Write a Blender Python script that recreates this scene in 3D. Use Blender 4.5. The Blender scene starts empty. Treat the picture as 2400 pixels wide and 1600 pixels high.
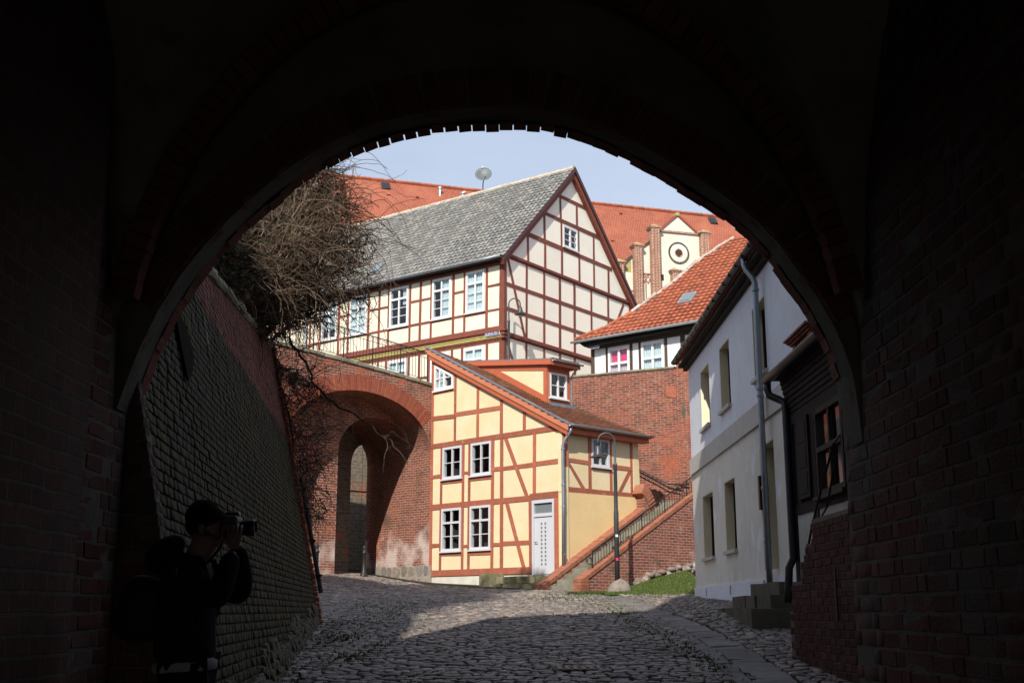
import bpy, math, random
import numpy as np
from mathutils import Vector, Matrix, Quaternion
R = math.radians
rng = random.Random(7)
sc = bpy.context.scene
COL = sc.collection

# ------------------------------------------------------------------ camera
cam_d = bpy.data.cameras.new("camera")
cam = bpy.data.objects.new("camera", cam_d); COL.objects.link(cam)
cam_d.sensor_width = 36.0
cam_d.lens = 36.0 * 2750 / 2400
cam_d.clip_start = 0.05; cam_d.clip_end = 2000
cam.location = (0, 0, 0)
cam.rotation_euler = (R(90 + 12.9033), 0, 0)
sc.camera = cam

# ------------------------------------------------------------------ light
SUN = Vector((-0.28, -1.0, 0.79)).normalized()          # towards the sun
elev = math.asin(SUN.z)
world = bpy.data.worlds.new("World"); sc.world = world; world.use_nodes = True
wn = world.node_tree.nodes; wl = world.node_tree.links
for n_ in list(wn): wn.remove(n_)
wo = wn.new('ShaderNodeOutputWorld'); bg = wn.new('ShaderNodeBackground')
sky = wn.new('ShaderNodeTexSky'); sky.sky_type = 'NISHITA'; sky.sun_disc = False
sky.sun_elevation = elev
sky.sun_rotation = math.atan2(SUN.x, SUN.y)
sky.altitude = 50; sky.air_density = 1.0; sky.dust_density = 2.2; sky.ozone_density = 1.0
# thin high veil of cloud over the whole sky
tc = wn.new('ShaderNodeTexCoord'); mp = wn.new('ShaderNodeMapping'); mp.inputs['Scale'].default_value = (1.2, 1.2, 3.2)
nz = wn.new('ShaderNodeTexNoise'); nz.inputs['Scale'].default_value = 2.2; nz.inputs['Detail'].default_value = 7; nz.inputs['Roughness'].default_value = .55
rp = wn.new('ShaderNodeValToRGB'); rp.color_ramp.elements[0].position = .35; rp.color_ramp.elements[1].position = .75
rp.color_ramp.elements[0].color = (.60, .60, .60, 1); rp.color_ramp.elements[1].color = (.86, .86, .86, 1)
mx = wn.new('ShaderNodeMix'); mx.data_type = 'RGBA'
mx.inputs[7].default_value = (6.25, 7.1, 8.75, 1)
wl.new(tc.outputs['Generated'], mp.inputs[0]); wl.new(mp.outputs[0], nz.inputs[0]); wl.new(nz.outputs[0], rp.inputs[0])
wl.new(rp.outputs[0], mx.inputs[0]); wl.new(sky.outputs[0], mx.inputs[6])
wl.new(mx.outputs[2], bg.inputs[0]); wl.new(bg.outputs[0], wo.inputs[0])
bg.inputs[1].default_value = 0.10
sun_d = bpy.data.lights.new("sun", 'SUN'); sun_d.energy = 5.0; sun_d.angle = R(0.55); sun_d.color = (1.0, .93, .82)
sun = bpy.data.objects.new("sun", sun_d); COL.objects.link(sun)
sun.rotation_euler = SUN.to_track_quat('Z', 'Y').to_euler()
sc.view_settings.view_transform = 'Standard'; sc.view_settings.look = 'None'
sc.view_settings.exposure = 0.25; sc.view_settings.gamma = 1.0
sc.view_settings.use_curve_mapping = False
sc.cycles.max_bounces = 6; sc.cycles.diffuse_bounces = 4; sc.cycles.glossy_bounces = 3
sc.cycles.transmission_bounces = 4; sc.cycles.transparent_max_bounces = 8
sc.cycles.caustics_reflective = False; sc.cycles.caustics_refractive = False

# ------------------------------------------------------------------ materials
def nt(name):
    m = bpy.data.materials.new(name); m.use_nodes = True
    t = m.node_tree; b = t.nodes['Principled BSDF']
    return m, t, t.nodes, t.links, b
def c4(c): return (c[0], c[1], c[2], 1)
def mixn(N, L, fac, a, b, mode='MIX'):
    x = N.new('ShaderNodeMix'); x.data_type = 'RGBA'; x.blend_type = mode
    for i, v in ((0, fac), (6, a), (7, b)):
        if hasattr(v, 'is_linked') or hasattr(v, 'links'): L.new(v, x.inputs[i])
        elif i == 0: x.inputs[0].default_value = v
        else: x.inputs[i].default_value = c4(v)
    return x.outputs[2]
def noise(N, L, scale, detail=6, rough=.6, vec=None, stretch=None):
    n = N.new('ShaderNodeTexNoise'); n.inputs['Scale'].default_value = scale
    n.inputs['Detail'].default_value = detail; n.inputs['Roughness'].default_value = rough
    if vec is None:
        g = N.new('ShaderNodeNewGeometry'); vec = g.outputs['Position']
    if stretch:
        m = N.new('ShaderNodeMapping'); m.inputs['Scale'].default_value = stretch
        L.new(vec, m.inputs[0]); vec = m.outputs[0]
    L.new(vec, n.inputs[0]); return n.outputs[0]
def ramp(N, L, src, lo, hi, a=0., b=1.):
    r = N.new('ShaderNodeMapRange'); r.inputs[1].default_value = lo; r.inputs[2].default_value = hi
    r.inputs[3].default_value = a; r.inputs[4].default_value = b
    L.new(src, r.inputs[0]); return r.outputs[0]
def rnd(N, L):
    g = N.new('ShaderNodeNewGeometry'); o = N.new('ShaderNodeObjectInfo')
    m = N.new('ShaderNodeMath'); m.operation = 'MULTIPLY_ADD'; m.inputs[1].default_value = 7.31
    L.new(o.outputs['Random'], m.inputs[0]); L.new(g.outputs['Random Per Island'], m.inputs[2])
    f = N.new('ShaderNodeMath'); f.operation = 'FRACT'; L.new(m.outputs[0], f.inputs[0]); return f.outputs[0]
def surf(name, col, col2=None, scale=3., rough=.85, bump=0., bscale=60., spec=.3, metal=0., isl=None, islv=0., patch=None, stretch=None, contrast=(.35, .65)):
    """col/col2 mixed by noise; isl = list of extra colours picked per piece; islv = value spread per piece; patch=(colour, scale, lo, hi)"""
    m, t, N, L, b = nt(name)
    base = col
    out = None
    if isl:
        r = rnd(N, L); cr = N.new('ShaderNodeValToRGB'); e = cr.color_ramp
        cs = [col] + list(isl); e.elements[0].color = c4(cs[0]); e.elements[1].position = 1; e.elements[1].color = c4(cs[-1])
        for i in range(1, len(cs) - 1):
            k = e.elements.new(i / (len(cs) - 1)); k.color = c4(cs[i])
        L.new(r, cr.inputs[0]); out = cr.outputs[0]
    if col2 is not None:
        f = ramp(N, L, noise(N, L, scale, stretch=stretch), contrast[0], contrast[1])
        out = mixn(N, L, f, out if out is not None else col, col2)
    if patch:
        for (pc, ps, lo, hi) in (patch if isinstance(patch, list) else [patch]):
            f = ramp(N, L, noise(N, L, ps, 8, .65), lo, hi)
            out = mixn(N, L, f, out if out is not None else col, pc)
    if islv:
        r = rnd(N, L); k = ramp(N, L, r, 0, 1, 1 - islv, 1 + islv)
        h = N.new('ShaderNodeHueSaturation'); L.new(k, h.inputs['Value'])
        if out is not None: L.new(out, h.inputs['Color'])
        else: h.inputs['Color'].default_value = c4(col)
        out = h.outputs[0]
    if out is not None: L.new(out, b.inputs['Base Color'])
    else: b.inputs['Base Color'].default_value = c4(col)
    b.inputs['Roughness'].default_value = rough; b.inputs['Metallic'].default_value = metal
    b.inputs['Specular IOR Level'].default_value = spec
    if bump:
        bp = N.new('ShaderNodeBump'); bp.inputs['Strength'].default_value = bump; bp.inputs['Distance'].default_value = .02
        L.new(noise(N, L, bscale, 4, .6, stretch=stretch), bp.inputs['Height']); L.new(bp.outputs[0], b.inputs['Normal'])
    return m
def brickmat(name, c1, c2, mort, bw=.26, rh=.085, ms=.010, patches=(), bias=0., val=.25, tile=False, soot=None):
    """UV in metres"""
    m, t, N, L, b = nt(name)
    uv = N.new('ShaderNodeUVMap')
    wob = N.new('ShaderNodeTexNoise'); wob.inputs['Scale'].default_value = 2.5; L.new(uv.outputs[0], wob.inputs[0])
    wv = N.new('ShaderNodeVectorMath'); wv.operation = 'MULTIPLY_ADD'; wv.inputs[1].default_value = (.03, .03, 0)
    L.new(wob.outputs['Color'], wv.inputs[0]); L.new(uv.outputs[0], wv.inputs[2])
    br = N.new('ShaderNodeTexBrick'); L.new(wv.outputs[0], br.inputs['Vector'])
    br.inputs['Scale'].default_value = 1; br.inputs['Brick Width'].default_value = bw; br.inputs['Row Height'].default_value = rh
    br.inputs['Mortar Size'].default_value = ms; br.inputs['Mortar Smooth'].default_value = .25; br.inputs['Bias'].default_value = bias
    br.inputs['Color1'].default_value = c4(c1); br.inputs['Color2'].default_value = c4(c2); br.inputs['Mortar'].default_value = c4(mort)
    out = br.outputs['Color']
    for (pc, ps, lo, hi, mode) in patches:
        f = ramp(N, L, noise(N, L, ps, 8, .65), lo, hi)
        out = mixn(N, L, f, out, pc, mode)
    v = ramp(N, L, noise(N, L, 9., 5, .8), .3, .7, 1 - val*1.3, 1 + val*1.3)
    h = N.new('ShaderNodeHueSaturation'); L.new(v, h.inputs['Value']); L.new(out, h.inputs['Color'])
    L.new(h.outputs[0], b.inputs['Base Color'])
    b.inputs['Roughness'].default_value = .9; b.inputs['Specular IOR Level'].default_value = .2
    bp = N.new('ShaderNodeBump'); bp.inputs['Strength'].default_value = .8; bp.inputs['Distance'].default_value = .015
    inv = N.new('ShaderNodeMath'); inv.operation = 'MULTIPLY_ADD'; inv.inputs[1].default_value = -1.; inv.inputs[2].default_value = 1.
    L.new(br.outputs['Fac'], inv.inputs[0])
    ad = N.new('ShaderNodeMath'); ad.operation = 'MULTIPLY_ADD'; ad.inputs[1].default_value = .5
    L.new(noise(N, L, 45., 4, .7), ad.inputs[0]); L.new(inv.outputs[0], ad.inputs[2])
    L.new(ad.outputs[0], bp.inputs['Height']); L.new(bp.outputs[0], b.inputs['Normal'])
    return m
def salted_bridge():
    m = brickmat('bridge_brick', (.26, .080, .048), (.16, .055, .04), (.36, .27, .22), .27, .082, .011,
        [((.11, .065, .05), 1.3, .50, .70, 'MIX'), ((.34, .10, .06), .8, .56, .68, 'MIX'), ((.40, .30, .26), 3.5, .62, .76, 'MIX')])
    t = m.node_tree; N, L = t.nodes, t.links; b = N['Principled BSDF']; src = b.inputs['Base Color'].links[0].from_socket
    g = N.new('ShaderNodeNewGeometry'); sx = N.new('ShaderNodeSeparateXYZ'); L.new(g.outputs['Position'], sx.inputs[0])
    zm = ramp(N, L, sx.outputs['Z'], 3.4, 1.7, -.10, .16)      # rising damp leaves salt above the foot
    ad = N.new('ShaderNodeMath'); ad.operation = 'ADD'; L.new(noise(N, L, .9, 8, .62), ad.inputs[0]); L.new(zm, ad.inputs[1])
    out = mixn(N, L, ramp(N, L, ad.outputs[0], .58, .72, 0, .85), src, (.54, .45, .42))
    L.new(out, b.inputs['Base Color']); return m
def glassmat(name, tint=(.9, .95, .95), refl=.9):
    m = bpy.data.materials.new(name); m.use_nodes = True
    t = m.node_tree; N, L = t.nodes, t.links
    for x in list(N): N.remove(x)
    o = N.new('ShaderNodeOutputMaterial'); mxs = N.new('ShaderNodeMixShader')
    tr = N.new('ShaderNodeBsdfTransparent'); tr.inputs[0].default_value = c4(tint)
    gl = N.new('ShaderNodeBsdfGlossy'); gl.inputs['Roughness'].default_value = .02; gl.inputs[0].default_value = (refl, refl, refl, 1)
    fr = N.new('ShaderNodeFresnel'); fr.inputs[0].default_value = 1.5
    gb = N.new('ShaderNodeNewGeometry'); fm = N.new('ShaderNodeMix'); fm.data_type = 'FLOAT'; fm.inputs[3].default_value = .04
    L.new(gb.outputs['Backfacing'], fm.inputs[0]); L.new(fr.outputs[0], fm.inputs[2])
    L.new(fm.outputs[0], mxs.inputs[0]); L.new(tr.outputs[0], mxs.inputs[1]); L.new(gl.outputs[0], mxs.inputs[2])
    L.new(mxs.outputs[0], o.inputs[0]); return m

MT = {}
MT['yellow'] = surf('yellow_render', (.69, .595, .41), (.66, .555, .355), 2.0, .9, .35, 11, .2, islv=.035, patch=[((.655, .53, .31), 1.1, .46, .72), ((.54, .44, .28), 5.5, .62, .80)])
MT['ochre'] = surf('ochre_render', (.70, .53, .28), (.65, .49, .26), 1.6, .9, .35, 14, .2)
MT['redbeam'] = surf('red_painted_timber', (.36, .115, .07), (.29, .095, .058), 5, .7, .35, 30, .3, islv=.16, patch=[((.47, .24, .18), 6, .60, .72), ((.20, .07, .05), 9, .64, .74)])
MT['orangeboard'] = surf('orange_painted_board', (.43, .115, .055), (.39, .10, .05), 3, .55, .05, 40, .35, islv=.06)
MT['bargeorange'] = surf('salmon_barge_board', (.50, .19, .105), (.46, .17, .095), 3, .6, .05, 40, .3)
MT['cream'] = surf('cream_render', (.73, .675, .54), (.70, .64, .50), 2, .9, .2, 12, .2, islv=.04, patch=((.60, .54, .42), 4, .62, .82))
MT['creamgable'] = surf('pale_cream_render', (.86, .825, .72), (.84, .80, .69), 1.4, .9, .1, 25, .2, islv=.03, patch=((.76, .73, .64), .9, .55, .8))
MT['brownbeam'] = surf('brown_red_painted_timber', (.21, .065, .042), (.165, .05, .035), 5, .7, .2, 30, .3, islv=.15)
MT['darkbarge'] = surf('dark_brown_barge_board', (.085, .035, .033), (.07, .03, .03), 4, .55, .05, 40, .35)
MT['bandyellow'] = surf('yellow_green_moulding', (.40, .35, .12), (.30, .26, .08), 6, .7, .2, 30, .3)
MT['white'] = surf('white_paint', (.70, .70, .71), (.66, .67, .68), 4, .5, 0, 30, .4)
MT['greyframe'] = surf('light_grey_frame_paint', (.55, .56, .60), None, 4, .5, 0, 30, .4)
MT['curtain'] = surf('net_curtain', (.70, .74, .78), (.52, .58, .64), 8, .9, 0, 30, .1, stretch=(6, 6, .5))
MT['pinkcurtain'] = surf('pink_curtain', (.85, .05, .20), (.75, .03, .14), 12, .9, 0, 30, .1)
MT['pinknet'] = surf('pink_net_curtain', (.72, .52, .60), (.62, .42, .52), 12, .9, 0, 30, .1, stretch=(8, 8, .4))
MT['glass'] = glassmat('window_glass')
MT['interior'] = surf('dark_room', (.03, .027, .025))
MT['wallwhite'] = surf('white_lime_render', (.72, .745, .80), (.67, .69, .74), 1.2, .92, .25, 14, .2, patch=[((.60, .61, .63), 1.7, .52, .8), ((.55, .55, .55), 6, .62, .8)])
MT['wallgrey'] = surf('cream_grey_lime_render', (.72, .69, .61), (.64, .61, .53), 1.3, .92, .15, 18, .2, patch=[((.76, .77, .80), 1.3, .56, .64), ((.48, .44, .36), 3.1, .60, .8), ((.58, .55, .48), .6, .5, .7)])
MT['stringcourse'] = surf('string_course_render', (.52, .50, .45), (.46, .44, .40), 2, .92, .2, 30, .2)
MT['reveal'] = surf('cream_reveal', (.78, .70, .50), (.74, .66, .46), 2, .9, .05, 30, .2)
MT['zinc'] = surf('weathered_zinc', (.30, .34, .38), (.24, .28, .32), 6, .42, 0, 30, .5, metal=.7)
MT['zincdark'] = surf('dark_zinc', (.06, .062, .065), (.045, .045, .05), 6, .5, 0, 30, .4, metal=.4)
MT['zinclight'] = surf('pale_zinc', (.55, .57, .60), (.42, .44, .47), 8, .4, 0, 30, .5, metal=.6)
MT['iron'] = surf('black_wrought_iron', (.022, .022, .024), None, 6, .5, 0, 30, .5, metal=.3)
MT['lampgrey'] = surf('anthracite_lamp_paint', (.045, .05, .055), (.035, .038, .042), 9, .42, 0, 30, .5)
MT['blacktimber'] = surf('tarred_black_timber', (.009, .008, .007), (.014, .0125, .011), 7, .8, .25, 40, .25)
MT['greytimber'] = surf('grey_brown_timber', (.075, .055, .042), (.055, .042, .034), 7, .85, .3, 40, .25, islv=.2)
MT['purewhite'] = surf('white_panel_render', (.74, .75, .76), (.70, .71, .72), 2, .9, .15, 15, .2, islv=.03)
MT['tilegrey'] = surf('weathered_grey_tile', (.165, .168, .165), (.26, .265, .265), 6, .85, .3, 60, .25, isl=[(.20, .20, .195), (.14, .14, .138), (.23, .23, .22), (.18, .168, .15)], islv=.2, contrast=(.5, .8), patch=((.12, .115, .09), 2.4, .60, .78))
MT['tileorange'] = surf('orange_clay_tile', (.29, .09, .05), (.23, .075, .044), 4, .75, .15, 60, .25, isl=[(.36, .11, .06), (.26, .075, .042), (.33, .10, .052)], islv=.2, contrast=(.5, .8), patch=((.16, .06, .035), 1.5, .64, .85))
MT['tilebrown'] = surf('brown_clay_tile', (.16, .105, .07), (.11, .092, .066), 5, .85, .2, 60, .25, isl=[(.19, .12, .08), (.12, .092, .065), (.19, .155, .11)], islv=.25, contrast=(.4, .7))
MT['ridgemortar'] = surf('ridge_tile_pale', (.52, .47, .40), (.40, .33, .24), 7, .9, .3, 50, .2, islv=.15)
MT['hipmortar'] = surf('white_hip_mortar', (.46, .44, .41), (.32, .26, .22), 7, .9, .4, 40, .2, islv=.15)
MT['copestone'] = surf('mossy_coping_stone', (.30, .28, .22), (.20, .19, .14), 4, .95, .5, 40, .15, islv=.15, patch=((.14, .15, .07), 3, .5, .7))
MT['plinth'] = surf('pale_plinth_render', (.62, .60, .54), (.50, .48, .42), 2.5, .92, .2, 30, .2, patch=((.40, .37, .30), 3, .6, .8))
MT['stone'] = surf('mossy_sandstone', (.26, .235, .16), (.15, .15, .075), 3.5, .95, .6, 30, .15, islv=.2, patch=((.33, .30, .06), 4, .64, .74))
MT['darkstone'] = surf('damp_dark_stone', (.13, .115, .09), (.07, .07, .045), 2.5, .9, .5, 30, .25, islv=.15)
MT['fieldstone'] = surf('granite_fieldstone', (.26, .22, .18), (.15, .135, .11), 7, .9, .5, 50, .2, isl=[(.30, .26, .225), (.23, .15, .12), (.16, .15, .145), (.33, .295, .245)], islv=.22, contrast=(.45, .75))
MT['mortar'] = surf('lime_mortar', (.34, .30, .26), (.24, .21, .18), 9, .95, .5, 60, .15)
MT['darkmortar'] = surf('dirty_mortar', (.20, .17, .13), (.14, .12, .10), 9, .95, .5, 60, .15)
MT['soil'] = surf('joint_soil', (.036, .031, .024), (.030, .034, .018), 1.3, 1, .4, 80, .1)
MT['cobble'] = surf('granite_cobble', (.135, .112, .102), (.175, .148, .132), 14, .55, .35, 70, .4, isl=[(.125, .110, .104), (.20, .152, .128), (.135, .117, .11), (.225, .185, .158), (.12, .121, .122), (.175, .136, .118), (.25, .215, .19)], islv=.3, contrast=(.5, .85))
MT['slab'] = surf('granite_paving_slab', (.165, .155, .15), (.115, .108, .104), 5, .7, .4, 60, .3, islv=.3)
MT['grass'] = surf('grass_blade', (.060, .105, .016), None, 3, .6, 0, 30, .2, isl=[(.075, .13, .022), (.045, .085, .014), (.13, .13, .05), (.055, .10, .018)], islv=.25)
MT['weed'] = surf('weed_leaf', (.045, .085, .014), None, 3, .6, 0, 30, .2, isl=[(.06, .10, .02), (.03, .06, .01)], islv=.3)
MT['grassground'] = surf('grassy_soil', (.05, .075, .02), (.09, .08, .045), 2, 1, .5, 60, .1)
MT['earth'] = surf('earth', (.075, .06, .04), (.05, .048, .028), 1.5, 1, .6, 20, .1)
MT['pave'] = surf('distant_paving', (.20, .19, .17), (.26, .24, .21), 5, .95, .3, 40, .2)
MT['twig'] = surf('dry_brown_twig', (.105, .070, .048), None, 3, .9, 0, 30, .1, isl=[(.145, .10, .07), (.055, .038, .028), (.19, .145, .11), (.08, .052, .036)], islv=.45)
MT['twigdark'] = surf('dark_branch_bark', (.050, .040, .032), (.07, .06, .05), 8, .9, .3, 60, .2)
MT['fluff'] = surf('pale_seed_fluff', (.52, .48, .42), None, 3, 1, 0, 30, .1, islv=.25)
MT['ivy'] = surf('ivy_leaf', (.030, .045, .014), None, 3, .6, 0, 30, .25, isl=[(.045, .06, .02), (.02, .032, .01)], islv=.4)
MT['red_brick'] = surf('red_clay_brick', (.30, .085, .05), (.23, .07, .045), 8, .9, .45, 60, .2, isl=[(.36, .11, .06), (.24, .065, .042), (.32, .12, .075)], islv=.2)
MT['copebrick'] = surf('coping_brick', (.33, .135, .085), (.27, .105, .065), 8, .9, .35, 60, .2, isl=[(.37, .16, .10), (.29, .11, .07)], islv=.14)
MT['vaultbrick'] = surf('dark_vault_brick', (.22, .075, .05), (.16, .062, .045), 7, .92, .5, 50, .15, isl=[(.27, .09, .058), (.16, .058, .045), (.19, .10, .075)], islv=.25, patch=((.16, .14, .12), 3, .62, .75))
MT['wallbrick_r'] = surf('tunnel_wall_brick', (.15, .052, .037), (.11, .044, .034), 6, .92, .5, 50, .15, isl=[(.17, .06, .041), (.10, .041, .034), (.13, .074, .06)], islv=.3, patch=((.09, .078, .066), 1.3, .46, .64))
MT['parapetbrick'] = surf('dark_parapet_brick', (.10, .036, .028), (.075, .031, .025), 6, .92, .5, 50, .15, isl=[(.115, .04, .029), (.07, .028, .024), (.092, .047, .04)], islv=.28)
MT['vaultplaster'] = surf('sooty_vault_plaster', (.22, .20, .15), (.14, .13, .098), 1.6, .95, .5, 20, .15, patch=[((.28, .255, .20), 1.1, .56, .70), ((.09, .08, .06), 2.3, .58, .72)])
MT['vaultmortar'] = surf('vault_mortar', (.17, .147, .123), (.115, .10, .085), 9, .95, .5, 60, .15)
MT['leaf_moss'] = surf('moss', (.055, .065, .02), (.035, .04, .015), 5, 1, .6, 30, .1)
MT['rust'] = surf('rust_iron', (.10, .05, .03), (.06, .035, .025), 8, .8, .2, 40, .3)
MT['signblue'] = surf('blue_enamel', (.015, .045, .17), None, 3, .3, 0, 30, .5)
MT['signwhite'] = surf('white_enamel', (.80, .82, .86), None, 3, .3, 0, 30, .5)
MT['doorgrey'] = surf('grey_white_door', (.52, .53, .58), None, 3, .45, 0, 30, .4)
MT['frost'] = surf('frosted_glass', (.15, .185, .20), None, 3, .25, 0, 30, .5)
MT['steel'] = surf('brushed_steel', (.45, .45, .46), None, 3, .35, 0, 30, .5, metal=.9)
MT['dish'] = surf('satellite_dish_grey', (.10, .12, .13), None, 3, .5, 0, 30, .4)
MT['churchwhite'] = surf('lime_washed_church_render', (.70, .665, .58), (.60, .565, .48), .9, .93, .2, 20, .15, patch=((.55, .50, .38), 1.2, .62, .8))
MT['lichen'] = surf('lichen_stone', (.42, .36, .12), (.30, .27, .15), 3, .95, .4, 30, .15)
MT['churchbrick'] = brickmat('church_brick', (.36, .14, .08), (.26, .10, .065), (.52, .46, .38), .27, .10, .014, [((.20, .10, .07), 1.5, .55, .8, 'MIX')])
MT['churchtile'] = brickmat('church_plain_tile', (.37, .118, .07), (.29, .095, .06), (.20, .065, .045), .19, .26, .024, [((.30, .10, .065), 1.6, .52, .75, 'MIX'), ((.40, .135, .08), .35, .45, .75, 'MIX')], val=.14)
MT['brickwall'] = brickmat('weathered_red_brick_wall', (.26, .078, .048), (.13, .046, .037), (.35, .245, .19), .27, .082, .010,
    [((.29, .16, .12), 2.3, .53, .72, 'MIX'), ((.085, .055, .045), 2.0, .56, .72, 'MIX'), ((.31, .10, .06), .9, .54, .66, 'MIX'), ((.40, .29, .24), 4.0, .64, .78, 'MIX')])
MT['brickbridge'] = salted_bridge()
MT['brickstair'] = brickmat('stair_brick', (.29, .09, .058), (.17, .06, .045), (.37, .27, .22), .27, .082, .010,
    [((.42, .28, .24), 1.8, .54, .72, 'MIX'), ((.13, .085, .07), 1.6, .57, .72, 'MIX')])
MT['stonepassage'] = brickmat('rough_passage_stone', (.20, .165, .125), (.14, .11, .085), (.22, .19, .155), .30, .13, .016, [((.34, .14, .09), .9, .55, .62, 'MIX')], val=.3)
MT['gatebrick'] = brickmat('gatehouse_brick', (.15, .075, .055), (.11, .055, .042), (.13, .115, .10), .28, .10, .010, [((.10, .085, .07), 1.5, .5, .7, 'MIX')])
MT['skin'] = surf('skin', (.22, .115, .08), None, 3, .55, 0, 30, .35)
MT['blackcloth'] = surf('black_jacket_cloth', (.008, .008, .009), None, 9, .85, .3, 60, .2)
MT['bluecloth'] = surf('dark_jeans', (.010, .012, .017), None, 9, .9, .3, 80, .15)
MT['blackknit'] = surf('black_knit', (.006, .006, .007), None, 9, .95, .6, 220, .1)
MT['blacknylon'] = surf('black_nylon', (.009, .009, .010), None, 9, .7, .3, 40, .3)
MT['whitecloth'] = surf('white_cotton', (.36, .36, .39), None, 9, .9, .2, 80, .1)
MT['blackplastic'] = surf('black_plastic', (.010, .010, .011), None, 9, .4, 0, 40, .5)
MT['darkglass'] = surf('lens_glass', (.01, .012, .02), None, 9, .05, 0, 40, .8)
MT['bulbglass'] = glassmat('lamp_glass', (.85, .87, .86))
# left retaining wall bricks: red courses on top, mossy grey-green courses below (growth has its own shape)
def mossbrick():
    m, t, N, L, b = nt('mossy_retaining_brick')
    r = rnd(N, L); cr = N.new('ShaderNodeValToRGB'); e = cr.color_ramp
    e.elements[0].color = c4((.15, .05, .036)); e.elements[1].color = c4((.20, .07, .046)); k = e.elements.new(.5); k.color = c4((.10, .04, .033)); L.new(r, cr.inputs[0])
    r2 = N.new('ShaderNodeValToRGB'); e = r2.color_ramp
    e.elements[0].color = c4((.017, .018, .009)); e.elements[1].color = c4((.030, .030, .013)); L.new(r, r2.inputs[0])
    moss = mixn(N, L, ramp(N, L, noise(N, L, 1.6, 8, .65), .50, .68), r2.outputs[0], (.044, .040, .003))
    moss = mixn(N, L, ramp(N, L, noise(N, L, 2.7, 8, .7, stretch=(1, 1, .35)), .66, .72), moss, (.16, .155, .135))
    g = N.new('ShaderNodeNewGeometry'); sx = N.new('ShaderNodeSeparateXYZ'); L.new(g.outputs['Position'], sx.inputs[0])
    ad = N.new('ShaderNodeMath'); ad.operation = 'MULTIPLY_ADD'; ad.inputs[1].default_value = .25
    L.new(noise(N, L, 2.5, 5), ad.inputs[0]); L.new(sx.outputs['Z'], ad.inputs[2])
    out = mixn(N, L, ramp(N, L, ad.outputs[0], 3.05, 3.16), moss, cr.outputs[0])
    L.new(out, b.inputs['Base Color']); b.inputs['Roughness'].default_value = .85
    b.inputs['Specular IOR Level'].default_value = .25
    bp = N.new('ShaderNodeBump'); bp.inputs['Strength'].default_value = .35; bp.inputs['Distance'].default_value = .012
    L.new(noise(N, L, 40, 5, .7), bp.inputs['Height']); L.new(bp.outputs[0], b.inputs['Normal']); return m
MT['mossbrick'] = mossbrick()

def wallmortar():
    m, t, N, L, b = nt('retaining_wall_mortar')
    g = N.new('ShaderNodeNewGeometry'); sx = N.new('ShaderNodeSeparateXYZ'); L.new(g.outputs['Position'], sx.inputs[0])
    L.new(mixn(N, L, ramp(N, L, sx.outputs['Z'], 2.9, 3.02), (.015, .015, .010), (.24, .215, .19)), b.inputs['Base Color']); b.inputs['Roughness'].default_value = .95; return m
MT['wallmortar'] = wallmortar()
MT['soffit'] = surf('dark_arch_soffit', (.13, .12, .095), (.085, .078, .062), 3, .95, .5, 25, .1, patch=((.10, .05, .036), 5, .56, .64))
MT['stepstone'] = surf('worn_stair_stone', (.23, .215, .18), (.16, .155, .11), 4, .95, .4, 30, .15, islv=.12)
MT['passagefloor'] = surf('worn_passage_paving', (.15, .137, .115), (.195, .178, .158), 6, .9, .5, 25, .2)
MT['darkpatch'] = surf('black_moss', (.006, .006, .005), (.010, .011, .006), 6, 1, .5, 40, .05)

# ------------------------------------------------------------------ helpers
WL = {}
def tag(o, label=None, cat=None, group=None, kind=None):
    if label: o['label'] = label
    if cat: o['category'] = cat
    if group: o['group'] = group
    if kind: o['kind'] = kind
    return o
def root(name, loc, label=None, cat=None, group=None):
    o = bpy.data.objects.new(name, None); COL.objects.link(o); o.location = loc; o.empty_display_size = .2
    WL[o.name] = Vector(loc); return tag(o, label, cat, group)
def off(parent): return WL.get(parent.name, Vector((0, 0, 0))) if parent else Vector((0, 0, 0))
def setuv(me, fn):
    uvl = me.uv_layers.new(name='UVMap')
    n = len(me.loops); idx = np.empty(n, int); me.loops.foreach_get('vertex_index', idx)
    co = np.empty(len(me.vertices) * 3); me.vertices.foreach_get('co', co); co = co.reshape(-1, 3)
    uv = np.array([fn(c) for c in co])[idx]
    uvl.data.foreach_set('uv', uv.ravel())
def mesh(name, vs, fs, mat, parent=None, smooth=False, uv=None, loop_uv=None):
    o_ = off(parent)
    me = bpy.data.meshes.new(name)
    me.from_pydata([(v[0] - o_.x, v[1] - o_.y, v[2] - o_.z) for v in vs], [], fs)
    if uv: setuv(me, lambda c: uv((c[0] + o_.x, c[1] + o_.y, c[2] + o_.z)))
    if smooth: me.polygons.foreach_set('use_smooth', [True] * len(me.polygons))
    me.materials.append(MT[mat] if isinstance(mat, str) else mat)
    o = bpy.data.objects.new(name, me); COL.objects.link(o)
    if parent: o.parent = parent
    WL[o.name] = o_; return o
class MB:
    def __init__(s): s.v = []; s.f = []
    def add(s, vs, fs):
        k = len(s.v); s.v += [tuple(v) for v in vs]; s.f += [tuple(i + k for i in f) for f in fs]; return s
    def build(s, name, mat, parent=None, **k): return mesh(name, s.v, s.f, mat, parent, **k)
def prism_vf(pts0, pts1):
    n = len(pts0); fs = [tuple(range(n))[::-1], tuple(range(n, 2 * n))]
    for i in range(n): j = (i + 1) % n; fs.append((i, j, n + j, n + i))
    return list(pts0) + list(pts1), fs
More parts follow.
